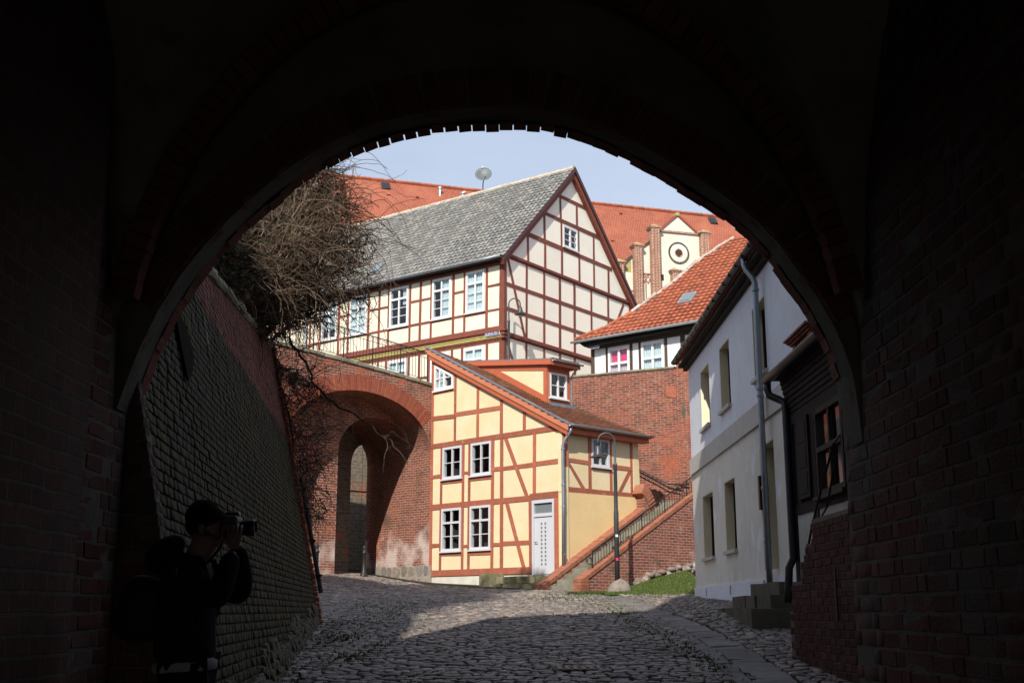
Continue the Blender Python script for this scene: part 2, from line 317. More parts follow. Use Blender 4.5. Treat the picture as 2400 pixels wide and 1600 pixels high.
class Frame:
    """upright plane: s along e, z up, d out along n"""
    def __init__(s, O, e, n): s.O = Vector((O[0], O[1], 0)); s.e = Vector((e[0], e[1], 0)).normalized(); s.n = Vector((n[0], n[1], 0)).normalized()
    def pt(s, a, z, d=0.): return s.O + s.e * a + s.n * d + Vector((0, 0, z))
    def prism(s, poly, d0, d1): return prism_vf([s.pt(a, z, d0) for a, z in poly], [s.pt(a, z, d1) for a, z in poly])
    def box(s, a0, a1, z0, z1, d0, d1): return s.prism([(a0, z0), (a1, z0), (a1, z1), (a0, z1)], d0, d1)
    def uv(s): return lambda c: (((Vector(c) - s.O).dot(s.e)), c[2])
def strip(a, b, w):
    """2D rectangle of width w round segment a-b"""
    dx, dz = b[0] - a[0], b[1] - a[1]; l = math.hypot(dx, dz) or 1; nx, nz = -dz / l * w / 2, dx / l * w / 2
    return [(a[0] - nx, a[1] - nz), (b[0] - nx, b[1] - nz), (b[0] + nx, b[1] + nz), (a[0] + nx, a[1] + nz)]
def tube_vf(pts, rad, n=6, cap=True):
    pts = [Vector(p) for p in pts]; V_, F_ = [], []
    rads = rad if isinstance(rad, (list, tuple)) else [rad] * len(pts)
    t0 = (pts[1] - pts[0]).normalized(); up = Vector((0, 0, 1)) if abs(t0.z) < .9 else Vector((1, 0, 0))
    a = t0.cross(up).normalized()
    for i, p in enumerate(pts):
        t = (pts[min(i + 1, len(pts) - 1)] - pts[max(i - 1, 0)]).normalized()
        a = (a - t * a.dot(t)).normalized(); b = t.cross(a)
        for k in range(n):
            q = 2 * math.pi * k / n; V_.append(p + (a * math.cos(q) + b * math.sin(q)) * rads[i])
    for i in range(len(pts) - 1):
        for k in range(n):
            j = (k + 1) % n; F_.append((i * n + k, i * n + j, (i + 1) * n + j, (i + 1) * n + k))
    if cap: F_.append(tuple(range(n))[::-1]); F_.append(tuple((len(pts) - 1) * n + k for k in range(n)))
    return V_, F_
def lathe_vf(c, prof, n=14):
    V_, F_ = [], []
    for r_, z in prof:
        for k in range(n): q = 2 * math.pi * k / n; V_.append((c[0] + r_ * math.cos(q), c[1] + r_ * math.sin(q), c[2] + z))
    for i in range(len(prof) - 1):
        for k in range(n): j = (k + 1) % n; F_.append((i * n + k, i * n + j, (i + 1) * n + j, (i + 1) * n + k))
    F_.append(tuple(range(n))[::-1]); F_.append(tuple((len(prof) - 1) * n + k for k in range(n)))
    return V_, F_
def box_vf(c, ax, ay, az, hx, hy, hz):
    c = Vector(c); ax, ay, az = Vector(ax), Vector(ay), Vector(az)
    V_ = [c + ax * (sx * hx) + ay * (sy * hy) + az * (sz * hz) for sz in (-1, 1) for sy in (-1, 1) for sx in (-1, 1)]
    return V_, [(0, 2, 3, 1), (4, 5, 7, 6), (0, 1, 5, 4), (2, 6, 7, 3), (0, 4, 6, 2), (1, 3, 7, 5)]
# pieces: one shared mesh, placed by matrices; the first nparts are objects, the rest one mesh of kind stuff
def to_mesh(name, vs, fs, mat):
    me = bpy.data.meshes.new(name); me.from_pydata([tuple(v) for v in vs], [], fs); me.materials.append(MT[mat]); return me
def pieces(name, plural, variants, mats, mat, parent, nparts=300, smooth=False):
    """variants: list of (verts, faces); mats: list of (variant index, Matrix) sorted most visible first"""
    mes = []
    for vs, fs in variants:
        me = to_mesh(name, vs, fs, mat)
        if smooth: me.polygons.foreach_set('use_smooth', [True] * len(me.polygons))
        mes.append(me)
    o_ = off(parent)
    for vi, M_ in mats[:nparts]:
        o = bpy.data.objects.new(name, mes[vi]); COL.objects.link(o); o.parent = parent
        M2 = M_.copy(); M2.translation = M_.translation - o_; o.matrix_local = M2
    rest = mats[nparts:]
    if rest:
        VS, LI, LT, base = [], [], [], 0
        arrs = [(np.array([tuple(v) for v in vs], float), fs) for vs, fs in variants]
        for vi, M_ in rest:
            a, fs = arrs[vi]; m = np.array(M_)
            p = a @ m[:3, :3].T + m[:3, 3] - np.array(o_); VS.append(p)
            for f in fs: LI.extend([i + base for i in f]); LT.append(len(f))
            base += len(a)
        VS = np.concatenate(VS); me = bpy.data.meshes.new(plural)
        me.vertices.add(len(VS)); me.vertices.foreach_set('co', VS.ravel())
        me.loops.add(len(LI)); me.loops.foreach_set('vertex_index', LI)
        me.polygons.add(len(LT)); st = np.concatenate([[0], np.cumsum(LT)[:-1]])
        me.polygons.foreach_set('loop_start', st.astype(int)); me.polygons.foreach_set('loop_total', LT)
        if smooth: me.polygons.foreach_set('use_smooth', [True] * len(LT))
        me.update(calc_edges=True); me.validate()
        me.materials.append(MT[mat])
        o = bpy.data.objects.new(plural, me); COL.objects.link(o); o.parent = parent; o['kind'] = 'stuff'
def mat4(x, y, z, p):
    M_ = Matrix.Identity(4)
    for i, a in enumerate((x, y, z)):
        for k in range(3): M_[k][i] = a[k]
    M_.translation = p; return M_
def brick_vf(l, h, d, ch=.006, jit=.003, r_=None):
    """brick centred in x (length l) and z (height h); outer face at y=0 pointing -y, depth d; chamfered outer edge"""
    r_ = r_ or rng; j = lambda: r_.uniform(-jit, jit)
    V_ = [(-l/2+j(), d, -h/2+j()), (l/2+j(), d, -h/2+j()), (l/2+j(), d, h/2+j()), (-l/2+j(), d, h/2+j())]
    V_ += [(x, ch, z) for x, _, z in V_[:4]]
    V_ += [(x*(1-2*ch/l), 0 + j()*.6, z*(1-2*ch/h)) for x, _, z in V_[:4]]
    F_ = [(0, 1, 5, 4), (1, 2, 6, 5), (2, 3, 7, 6), (3, 0, 4, 7), (4, 5, 9, 8), (5, 6, 10, 9), (6, 7, 11, 10), (7, 4, 8, 11), (8, 9, 10, 11)]
    return V_, F_
# convex polygon splitting for timber-frame panels
def clip(poly, p, q, keep):
    out = []; dx, dz = q[0]-p[0], q[1]-p[1]
    sd = lambda a: ((a[0]-p[0])*dz - (a[1]-p[1])*dx) * keep
    for i in range(len(poly)):
        a, b = poly[i], poly[(i+1) % len(poly)]; da, db = sd(a), sd(b)
        if da >= 0: out.append(a)
        if (da > 0 > db) or (da < 0 < db): t = da/(da-db); out.append((a[0]+(b[0]-a[0])*t, a[1]+(b[1]-a[1])*t))
    return out
def area(p): return abs(sum(p[i][0]*p[(i+1) % len(p)][1]-p[(i+1) % len(p)][0]*p[i][1] for i in range(len(p))))/2
def chord(poly, p, q):
    ts = []; dx, dz = q[0]-p[0], q[1]-p[1]
    for i in range(len(poly)):
        a, b = poly[i], poly[(i+1) % len(poly)]
        da = (a[0]-p[0])*dz-(a[1]-p[1])*dx; db = (b[0]-p[0])*dz-(b[1]-p[1])*dx
        if (da > 0) != (db > 0):
            t = da/(da-db); x, z = a[0]+(b[0]-a[0])*t, a[1]+(b[1]-a[1])*t
            ts.append(((x-p[0])*dx+(z-p[1])*dz)/(dx*dx+dz*dz))
    return (min(ts), max(ts)) if len(ts) >= 2 else None
def split_panels(outline, beams, holes):
    cells = [outline]
    for (a, b, *_) in beams:
        nxt = []
        for c in cells:
            ch = chord(c, a, b)
            if ch and (min(ch[1], 1.0)-max(ch[0], 0.0)) > .6*(ch[1]-ch[0]) and (ch[1]-ch[0])*math.hypot(b[0]-a[0], b[1]-a[1]) > .08:
                for k in (1, -1):
                    d = clip(c, a, b, k)
                    if len(d) > 2 and area(d) > .004: nxt.append(d)
            else: nxt.append(c)
        cells = nxt
    for (s0, s1, z0, z1) in holes:
        nxt = []
        for c in cells:
            xs = [p[0] for p in c]; zs = [p[1] for p in c]
            if min(xs) > s1-.01 or max(xs) < s0+.01 or min(zs) > z1-.01 or max(zs) < z0+.01: nxt.append(c); continue
            rest = c
            for (p, q) in (((s0, 0), (s0, 1)), ((s1, 1), (s1, 0)), ((1, z0), (0, z0)), ((0, z1), (1, z1))):
                o1 = clip(rest, p, q, -1); o2 = clip(rest, p, q, 1)
                # piece outside the hole
                cx = lambda P: (sum(a[0] for a in P)/len(P), sum(a[1] for a in P)/len(P))
                ins = None
                for P in (o1, o2):
                    if len(P) < 3 or area(P) < 1e-5: continue
                    x, z = cx(P)
                    outside = (p[0] == q[0] and ((p[0] == s0 and x < s0) or (p[0] == s1 and x > s1))) or (p[1] == q[1] and ((p[1] == z0 and z < z0) or (p[1] == z1 and z > z1)))
                    if outside:
                        if area(P) > .004: nxt.append(P)
                    else: ins = P
                rest = ins
                if rest is None: break
        cells = nxt
    return cells
def timber_wall(F, parent, outline, beams, holes, pmat, bmat, th=.16, proud=.012, panel_name='panel', extra=None):
    for c in split_panels(outline, beams, holes):
        mt = pmat(c) if callable(pmat) else pmat
        v, f = F.prism(c, -th, 0.); mesh(panel_name, v, f, mt, parent)
    k = 0
    for b in beams:
        a, q, w = b[0], b[1], b[2]
        L_ = math.hypot(q[0]-a[0], q[1]-a[1])
        st = strip(a, q, w); j = lambda: rng.uniform(-.012, .012)
        st = [(x+j(), z+j()) for x, z in st]
        k += 1
        v, f = F.prism(st, -th*.9, proud + (k % 5)*.0016 + (.004 if abs(q[0]-a[0]) > abs(q[1]-a[1]) else 0)); mesh('beam', v, f, b[3] if len(b) > 3 else bmat, parent)
def window(F, parent, s0, s1, z0, z1, mat='white', fw=.07, transom=None, cols=2, rows=(1, 2), bars=True, sill=True, curtain=None, d0=-.09, d1=.03, mull=.05, bar=.025, room=True, label=None, sillmat=None, archi=0.):
    """timber window in a facade; transom = fraction of height where the upper light begins"""
    b = MB()
    W, H = s1-s0, z1-z0
    b.add(*F.box(s0, s0+fw, z0, z1, d0, d1)); b.add(*F.box(s1-fw, s1, z0, z1, d0, d1))
    b.add(*F.box(s0+fw, s1-fw, z0, z0+fw, d0, d1-.004)); b.add(*F.box(s0+fw, s1-fw, z1-fw, z1, d0, d1-.004))
    if archi: 
        b.add(*F.box(s0-archi, s0, z0-archi*.3, z1+archi, -.02, d1+.012)); b.add(*F.box(s1, s1+archi, z0-archi*.3, z1+archi, -.02, d1+.012)); b.add(*F.box(s0, s1, z1, z1+archi, -.02, d1+.010))
    i0, i1, j0, j1 = s0+fw, s1-fw, z0+fw, z1-fw
    gd = d1-.060
    zs = [j0, j1]
    if transom: zt = z0+H*transom; b.add(*F.box(i0, i1, zt-fw*.45, zt+fw*.45, gd-.012, d1+.006)); zs = [j0, zt, j1]
    cells = []
    for q in range(len(zs)-1):
        lo, hi = zs[q]+(fw*.45 if q else 0), zs[q+1]-(fw*.45 if q < len(zs)-2 else 0)
        for c in range(cols):
            x0 = i0+(i1-i0)*c/cols; x1 = i0+(i1-i0)*(c+1)/cols
            if c: b.add(*F.box(x0-mull/2, x0+mull/2, lo, hi, gd-.014, d1-.010))
            nr = rows[q] if q < len(rows) else 1
            for r_ in range(nr):
                y0 = lo+(hi-lo)*r_/nr; y1 = lo+(hi-lo)*(r_+1)/nr
                if r_: b.add(*F.box(x0+(mull/2 if c else 0), x1-(mull/2 if c < cols-1 else 0), y0-bar/2, y0+bar/2, gd-.010, d1-.026))
                cells.append((x0+(mull/2 if c else .012), x1-(mull/2 if c < cols-1 else .012), y0+.006, y1-.006))
    w = b.build('window', mat, parent)
    if label: w['label'] = label
    for (x0, x1, y0, y1) in cells:
        v, f = F.box(x0, x1, y0, y1, gd, gd+.005); mesh('pane', v, f, 'glass', w)
    if sill:
        v, f = F.prism([(s0-.05-archi, z0-.05), (s1+.05+archi, z0-.05), (s1+.05+archi, z0-.004), (s0-.05-archi, z0-.004)], -.02, d1+.05); mesh('sill', v, f, sillmat or mat, w)
    if curtain:
        n = 24; cm = MB()
        for (a0, a1, y0, y1) in curtain[1]:
            vs, fs = [], []
            for i in range(n+1):
                x = s0+W*(a0+(a1-a0)*i/n); dd = gd-.055+.02*math.sin(i*2.1+a0*9)
                vs += [F.pt(x, z0+H*y0, dd), F.pt(x, z0+H*y1, dd)]
            for i in range(n): fs.append((2*i, 2*i+2, 2*i+3, 2*i+1))
            cm.add(vs, fs)
        cm.build('curtain', curtain[0], w)
    return w
def tile_variant(w, l, amp, th, n=6, r_=None, flat=False):
    """clay pantile: x across 0..w, y up slope 0..l, z normal"""
    V_, F_ = [], []; r_ = r_ or rng; tw = r_.uniform(-.006, .006)
    for i in range(n+1):
        x = w*1.06*i/n; q = i/n
        z = (amp*(math.sin(q*2*math.pi)*.5 - .5*math.cos(q*2*math.pi) + .5)) if not flat else 0
        V_ += [(x, 0, z+th+tw*q), (x, l*1.12, z*.92+tw*q*.3), (x, .004, z-th*.3+tw*q)]
    for i in range(n):
        a = 3*i; F_ += [(a, a+3, a+4, a+1), (a+2, a+5, a+3, a)]
    return V_, F_
def tile_roof(parent, P0, ax, up, polygon, tw, tl, mat, nparts=300, amp=.035, th=.02, name='tile', plural='tiles', drop=0., lift=.03, jit=.006, score=None, flat=False):
    """P0 eave origin, ax along eave, up the slope; polygon in (a, u) metres"""
    ax = Vector(ax).normalized(); up = Vector(up).normalized(); nn = ax.cross(up).normalized()
    if nn.z < 0: nn = -nn
    inv = ax.cross(up).dot(nn) < 0
    a0, a1 = min(p[0] for p in polygon), max(p[0] for p in polygon); u0, u1 = min(p[1] for p in polygon), max(p[1] for p in polygon)
    def inside(x, y):
        c = False
        for i in range(len(polygon)):
            (x1, y1), (x2, y2) = polygon[i], polygon[i-1]
            if (y1 > y) != (y2 > y) and x < (x2-x1)*(y-y1)/(y2-y1)+x1: c = not c
        return c
    vr = [tile_variant(tw, tl, amp, th, 6, flat=flat) for _ in range(4)]
    ms = []; r_ = 0; u = u0
    while u < u1-.02:
        a = a0 - (tw*.5 if (flat and r_ % 2) else 0)
        while a < a1:
            if inside(a+tw*.5, u+tl*.45):
                p = Vector(P0)+ax*(a+rng.uniform(-jit, jit)*.6)+up*(u+rng.uniform(-jit, jit))+nn*(lift+rng.uniform(0, jit)*.5)
                x = (ax+up*rng.uniform(-.012, .012)+nn*rng.uniform(-.01, .01)).normalized(); y = (up-nn*(th*.9/tl)).normalized()
                z = x.cross(y).normalized()
                if z.dot(nn) < 0: z = -z
                y = z.cross(x) if z.cross(x).dot(up) > 0 else x.cross(z)
                ms.append((rng.randrange(4), mat4(x, y, z, p)))
            a += tw
        u += tl; r_ += 1
    ms.sort(key=lambda m: m[1].translation.length if score is None else score(m[1].translation))
    pieces(name, plural, vr, ms, mat, parent, nparts)
def text_mesh(name, s, F, a, z, d, size, mat, parent):
    cu = bpy.data.curves.new('lettering_curve', 'FONT'); cu.body = s; cu.size = size; cu.extrude = .002; cu.align_x = 'CENTER'; cu.align_y = 'CENTER'
    tmp = bpy.data.objects.new('lettering_tmp', cu); COL.objects.link(tmp)
    dg = bpy.context.evaluated_depsgraph_get(); me = bpy.data.meshes.new_from_object(tmp.evaluated_get(dg))
    bpy.data.objects.remove(tmp); bpy.data.curves.remove(cu)
    o = bpy.data.objects.new(name, me); COL.objects.link(o); me.materials.clear(); me.materials.append(MT[mat])
    # reading direction as seen from outside
    right = Vector((0, 0, 1)).cross(F.n)
    M_ = mat4(right, Vector((0, 0, 1)), F.n, F.pt(a, z, d)-off(parent)); o.parent = parent; o.matrix_local = M_
    return o
def sstep(x, a, b): t = max(0., min(1., (x-a)/(b-a))); return t*t*(3-2*t)
def G(X, Y):
    z = -1.5+.062*min(Y, 46)
    z += .26*sstep(-X, 2.2, 6.)*sstep(Y, 29, 37)
    z += .19*math.exp(-((Y-22.5)/4.2)**2)*sstep(X, 2.9, 4.0)
    return z

# ------------------------------------------------------------------ ground
def grid_sheet(name, xs, ys, zf, mat, kind='structure'):
    vs = [(x, y, zf(x, y)) for y in ys for x in xs]; n = len(xs)
    fs = [(j*n+i, j*n+i+1, (j+1)*n+i+1, (j+1)*n+i) for j in range(len(ys)-1) for i in range(n-1)]
    return tag(mesh(name, vs, fs, mat), kind=kind)
xs = [-300, -80, -30] + [x*.5 for x in range(-24, 29)] + [30, 80, 300]
ys = [-200, -60, -20] + [y*.5 for y in range(-12, 105)] + [80, 150, 500]
street = grid_sheet('street', xs, ys, lambda x, y: G(x, y)-.035, 'soil')
street['label'] = 'cobbled street climbing from the gateway to the yellow house'
grid_sheet('passage_floor', [-12, -6, -2.4, 0, 2.1, 6, 12], [-30, -20, -12, -7, -3, 1, 5, 9.7], lambda x, y: G(x, y)-.02, 'passagefloor')
# upper street terrace behind the retaining wall (beyond bridge and stairs)
terr = [(9, 36.4), (6.6, 38.6), (2.0, 40.9), (-1.2, 43.4), (-4.0, 47.4), (-14, 54), (-60, 60), (-60, 160), (80, 160), (80, 36)]
v, f = prism_vf([(x, y, -1) for x, y in terr], [(x, y, 7.55) for x, y in terr])
tag(mesh('upper_street', v, f, 'pave'), kind='structure')

# wall line of the left retaining wall (base) and of kerbs
def lw_x(Y, z): zb = -.72+.061*(Y-12.5); return -2.41-.109*(Y-12.5)-.215*(z-zb)
# cobbles: five stone shapes, laid in wavering courses
def stone_vf(n, r_):
    ang = sorted([2*math.pi*(i+r_.uniform(-.28, .28))/n for i in range(n)])
    def sq(a): c, s = math.cos(a), math.sin(a); k = (abs(c)**5+abs(s)**5)**(-1/5); return c*k*.5, s*k*.5
    V_ = []
    prof = [(1.0, -.06), (1.0, .016), (.91, .029), (.55, .032)]
    for sc_, z in prof:
        for a in ang:
            x, y = sq(a); V_.append((x*sc_+r_.uniform(-.02, .02), y*sc_+r_.uniform(-.02, .02), z+r_.uniform(-.005, .005)))
    F_ = []
    for i in range(len(prof)-1):
        for k in range(n): j = (k+1) % n; F_.append((i*n+k, i*n+j, (i+1)*n+j, (i+1)*n+k))
    F_.append(tuple((len(prof)-1)*n+k for k in range(n)))
    return V_, F_
r2 = random.Random(21)
stones = [stone_vf(r2.choice((6, 7, 8)), r2) for _ in range(10)]
def slope_axes(x, y, yaw):
    zx = (G(x+.1, y)-G(x-.1, y))/.2; zy = (G(x, y+.1)-G(x, y-.1))/.2
    nn = Vector((-zx, -zy, 1)).normalized(); ax = Vector((math.cos(yaw), math.sin(yaw), 0)); ax = (ax-nn*ax.dot(nn)).normalized(); return ax, nn.cross(ax), nn
def strip_edge(Y):  # left edge of the slab strip on the right
    t = [(12, 2.45), (15.2, 2.62), (19.7, 2.72), (24, 2.52), (28.2, 2.28), (31, 2.1)]
    for (y0, x0), (y1, x1) in zip(t, t[1:]):
        if Y <= y1: return x0+(x1-x0)*(Y-y0)/(y1-y0)
    return t[-1][1]
cob = []
Y = 9.6
while Y < 41.5:
    dep = r2.uniform(.09, .135)
    x = -6.5 if Y > 24 else lw_x(Y, G(-2.5, Y))-.15
    if Y > 21 and Y <= 24: x = -5.5
    xmax = strip_edge(Y)-.05 if Y < 30.5 else (1.3 if Y < 33 else -.2-(Y-33)*.75)
    ph = r2.uniform(0, .2); x += ph
    while x < xmax:
        w = r2.choice((.09, .12, .14, .16, .19, .23))*r2.uniform(.9, 1.1)
        yy = Y+.10*math.sin(x*.9+Y*.35)+.03*math.sin(x*3.1+Y)+r2.uniform(-.015, .015)
        if r2.random() > .012:
            yaw = r2.uniform(-.16, .16)+.09*math.cos(x*.9+Y*.35)
            ax, ay, nn = slope_axes(x, yy, yaw)
            tl = Vector((r2.uniform(-.04, .04), r2.uniform(-.04, .04), 0)); n2 = (nn+tl).normalized(); ax = (ax-n2*ax.dot(n2)).normalized(); ay = n2.cross(ax)
            p = Vector((x+w/2, yy, G(x+w/2, yy)+.010*math.sin(x*2.3+yy*1.1)*math.sin(yy*1.7)+r2.uniform(-.010, .008)-.012))
            cob.append((r2.randrange(10), mat4(ax*(w*.97), ay*(dep*.99), n2*r2.uniform(.8, 1.25), p)))
        x += w+.006
    Y += dep+.004
# pavement cobbles between slab strip and the white house
Y = 11.5
while Y < 30.2:
    dep = r2.uniform(.10, .14); x = strip_edge(Y)+.50
    xmax = 4.44 if Y > 14.8 else 3.42
    while x < xmax:
        w = r2.uniform(.10, .19)
        ax, ay, nn = slope_axes(x, Y, r2.uniform(-.3, .3))
        cob.append((r2.randrange(10), mat4(ax*w, ay*dep, nn*r2.uniform(.9, 1.5), Vector((x+w/2, Y+r2.uniform(-.02, .02), G(x+w/2, Y)+r2.uniform(-.012, .012)-.01)))))
        x += w+.008
    Y += dep+.006
def vis(p): 
    Yc = p.y
    return Yc if (abs(p.x) < .42*Yc and Yc > 12.2) else 99+Yc
cob.sort(key=lambda m: vis(m[1].translation))
pieces('cobble', 'cobbles', stones, cob, 'cobble', street, 300, smooth=False)
# granite slabs of the walking strip
sl = []; Y = 11.8
slabv = [brick_vf(1, 1, .12, .03, .045, r2) for _ in range(6)]
while Y < 29.2:
    L_ = r2.uniform(.25, .62); x0 = strip_edge(Y+L_/2)+r2.uniform(-.03, .03)
    for k in range(1):
        ax, ay, nn = slope_axes(x0+.24, Y+L_/2, math.atan2(strip_edge(Y+L_)-strip_edge(Y), L_)*-1)
        n3 = (nn+Vector((r2.uniform(-.03, .03), r2.uniform(-.03, .03), 0))).normalized(); sl.append((r2.randrange(4), mat4(ax*r2.uniform(.38, .48), -n3, ay*(L_-r2.uniform(.02, .05)), Vector((x0+.24, Y+L_/2, G(x0+.24, Y+L_/2)+.018+r2.uniform(-.010, .008))))))
    Y += L_
sl.sort(key=lambda m: m[1].translation.y)
pieces('paving_slab', 'paving_slabs', slabv, sl, 'slab', street, 300)
# second row of bigger setts along the strip
st_ = []; Y = 11.8
while Y < 29:
    L_ = r2.uniform(.2, .34); x0 = strip_edge(Y)
    ax, ay, nn = slope_axes(x0-.1, Y, r2.uniform(-.05, .05))
    st_.append((r2.randrange(4), mat4(ax*.17, -nn, ay*(L_-.02), Vector((x0-.105, Y+L_/2, G(x0-.1, Y+L_/2)+.016+r2.uniform(-.006, .006))))))
    Y += L_
pieces('kerb_sett', 'kerb_setts', slabv, st_, 'slab', street, 300)

# blades: grass and weeds
def blades(name, pts, mat, h, label=None, w=.012, spread=.5, cat=None):
    b_v, b_f = [], []
    for (x, y, z) in pts:
        a = r2.uniform(0, 6.283); hh = h*r2.uniform(.5, 1.3); lx, ly = math.cos(a)*hh*spread*r2.random(), math.sin(a)*hh*spread*r2.random()
        q = r2.uniform(0, 6.283); wx, wy = math.cos(q)*w, math.sin(q)*w
        k = len(b_v)
        b_v += [(x-wx, y-wy, z), (x+wx, y+wy, z), (x+lx*.5+wx*.7, y+ly*.5+wy*.7, z+hh*.6), (x+lx, y+ly, z+hh)]
        b_f += [(k, k+1, k+2), (k, k+2, k+3)]
    o = mesh(name, b_v, b_f, mat); return tag(o, label, cat, kind='stuff')
wp = []
for (cx, cy, rx, ry, n) in ((-2.55, 17.3, .35, 1.0, 500), (-2.0, 14.6, .22, .7, 420), (-2.9, 20.2, .5, 1.6, 420), (-2.3, 22.5, .5, 2.2, 520), (-2.7, 26, 1.0, 2.4, 420), (-1.75, 16.2, .15, .8, 260), (1.6, 28.6, 1.1, 1.9, 1100), (2.0, 24.2, .5, 2.5, 500), (2.2, 19, .25, 4, 500), (2.5, 31.4, .9, .5, 900), (3.4, 29.3, .7, 1.3, 700), (2.35, 14, .15, 2.2, 300), (-2.45, 12.6, .2, 1.2, 300)):
    for _ in range(n):
        x, y = r2.gauss(cx, rx*.6), r2.gauss(cy, ry*.6)
        if x > 4.4 or x < lw_x(y, G(x, y))+.02 and y < 20.8: continue
        # weeds sit in the joints, in tufts
        tx, ty = round(x/.14)*.14+r2.gauss(0, .02), round(y/.11)*.11+r2.gauss(0, .018)
        wp.append((tx, ty, G(tx, ty)-.02))
blades('weeds', wp, 'weed', .07, 'low green weeds growing in the joints of the cobbles', .014, .9, 'weeds')

# grass bank between stair and white house
def bank_z(x, y):
    t = sstep(y, 30.2, 34.6); s = max(0., min(1., (x-2.6)/3.2))
    return G(x, min(y, 31))+.02+t*(.05+.80*s)
bxs = [2.35+i*.15 for i in range(19)]; bys = [30.0+i*.2 for i in range(33)]
grid_sheet('grass_bank', bxs, bys, lambda x, y: bank_z(x, y) if (x+y*.0 > 0) else 0, 'grassground')
gp = []
for _ in range(26000):
    x, y = r2.uniform(2.5, 5.0), r2.uniform(30.1, 35.6)
    if r2.random() < .45*(1-sstep(x+(y-30)*.5, 2.7, 3.9)): continue
    gp.append((x, y, bank_z(x, y)-.01))
blades('grass', gp, 'grass', .055, 'bright green grass on the bank below the brick stair', .010, .9, 'grass')

# iron drain cover, fallen leaves and scraps
dx_, dy_ = .75, 13.6
dc = root('drain_cover', (dx_, dy_, G(dx_, dy_)), 'flat dark iron drain cover set in the cobbles', 'drain cover')
ax, ay, nn = slope_axes(dx_, dy_, .04)
v, f = box_vf(Vector((dx_, dy_, G(dx_, dy_)+.004)), ax, ay, nn, .30, .20, .03); mesh('frame', v, f, 'rust', dc)
for i in range(6): v, f = box_vf(Vector((dx_, dy_, G(dx_, dy_)+.036))+ax*(-.22+i*.088), ax, ay, nn, .022, .17, .006); mesh('bar', v, f, 'iron', dc)
lf_v, lf_f = [], []
for _ in range(420):
    x, y = r2.uniform(-2.6, 4.2), r2.uniform(11.5, 33)
    if r2.random() < .5: x = r2.choice((lw_x(min(y, 20.8), G(-2.6, y))+r2.uniform(.05, .5), r2.uniform(2.2, 4.3)))
    z = G(x, y)+.03; a = r2.uniform(0, 6.28); s_ = r2.uniform(.012, .032); ca, sa = math.cos(a)*s_, math.sin(a)*s_; k = len(lf_v)
    lf_v += [(x-ca, y-sa, z), (x+sa*.6, y-ca*.6, z+.008), (x+ca, y+sa, z+.004), (x-sa*.6, y+ca*.6, z+.006)]; lf_f.append((k, k+1, k+2, k+3))
tag(mesh('fallen_leaves', lf_v, lf_f, 'twig'), 'small dry leaves scattered over the cobbles', 'leaves', kind='stuff')

# ------------------------------------------------------------------ gatehouse with the vaulted passage we stand in
gate = root('gatehouse', (0, 6, G(0, 6)), 'dark brick gatehouse passage with round arch framing the street', 'gatehouse')
XL, XR, Yo, Yi = -2.42, 2.13, 7.5, 7.05
# outer opening arch (x, z) at the outer face, from the springing on one side to the other
arch_o = [(-2.43, -1.6), (-2.43, 1.2), (-2.39, 1.38), (-2.32, 1.61), (-2.22, 1.85), (-2.10, 2.07), (-1.96, 2.27), (-1.80, 2.46), (-1.63, 2.63), (-1.46, 2.78), (-1.29, 2.90), (-1.09, 3.01), (-.88, 3.10), (-.70, 3.145), (-.53, 3.18), (-.30, 3.205), (-.08, 3.21), (.08, 3.205), (.22, 3.19), (.42, 3.14), (.60, 3.07), (.78, 2.98), (.95, 2.88), (1.13, 2.77), (1.30, 2.65), (1.45, 2.54), (1.58, 2.42), (1.70, 2.28), (1.80, 2.12), (1.92, 1.94), (2.01, 1.76), (2.07, 1.60), (2.11, 1.44), (2.13, 1.2), (2.14, 1.0), (2.14, -1.6)]
def arch_in(p):  # inner edge sits a touch inside the outer one
    x, z = p; return (x*.99-.0, z-.045 if z > 1.3 else z)
n_ = len(arch_o)
# intrados / jambs of the opening
vs = [(x, Yi, z) for x, z in map(arch_in, arch_o)]+[(x, Yo, z+.03 if z > 1.3 else z) for x, z in arch_o]
fs = [(i, i+1, n_+i+1, n_+i) for i in range(n_-1)]
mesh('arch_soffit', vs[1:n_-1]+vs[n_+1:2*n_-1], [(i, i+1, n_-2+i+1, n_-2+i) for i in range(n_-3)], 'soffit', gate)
# end wall of the passage round the opening (ring hole), full outline of the vault cross-section behind it
def hA(x): q = (x+.15)/2.28; return 1.35+2.75*math.sqrt(max(0, 1-q*q)) if abs(q) < 1 else 1.35
out = []
for (x, z) in map(arch_in, arch_o):
    cx, cz = -.15, 1.2
    if z <= 1.25: out.append((-2.6 if x < 0 else 2.3, z)); continue
    dx, dz = x-cx, z-cz; l = math.hypot(dx, dz); out.append((cx+dx/l*(l+1.6), cz+dz/l*(l+1.6)))
vs = [(x, Yi, z) for x, z in map(arch_in, arch_o)]+[(x, Yi, z) for x, z in out]
mesh('end_wall', vs[1:n_-1]+vs[n_+1:2*n_-1], [(i, i+1, n_-2+i+1, n_-2+i) for i in range(n_-3)], 'vaultplaster', gate)
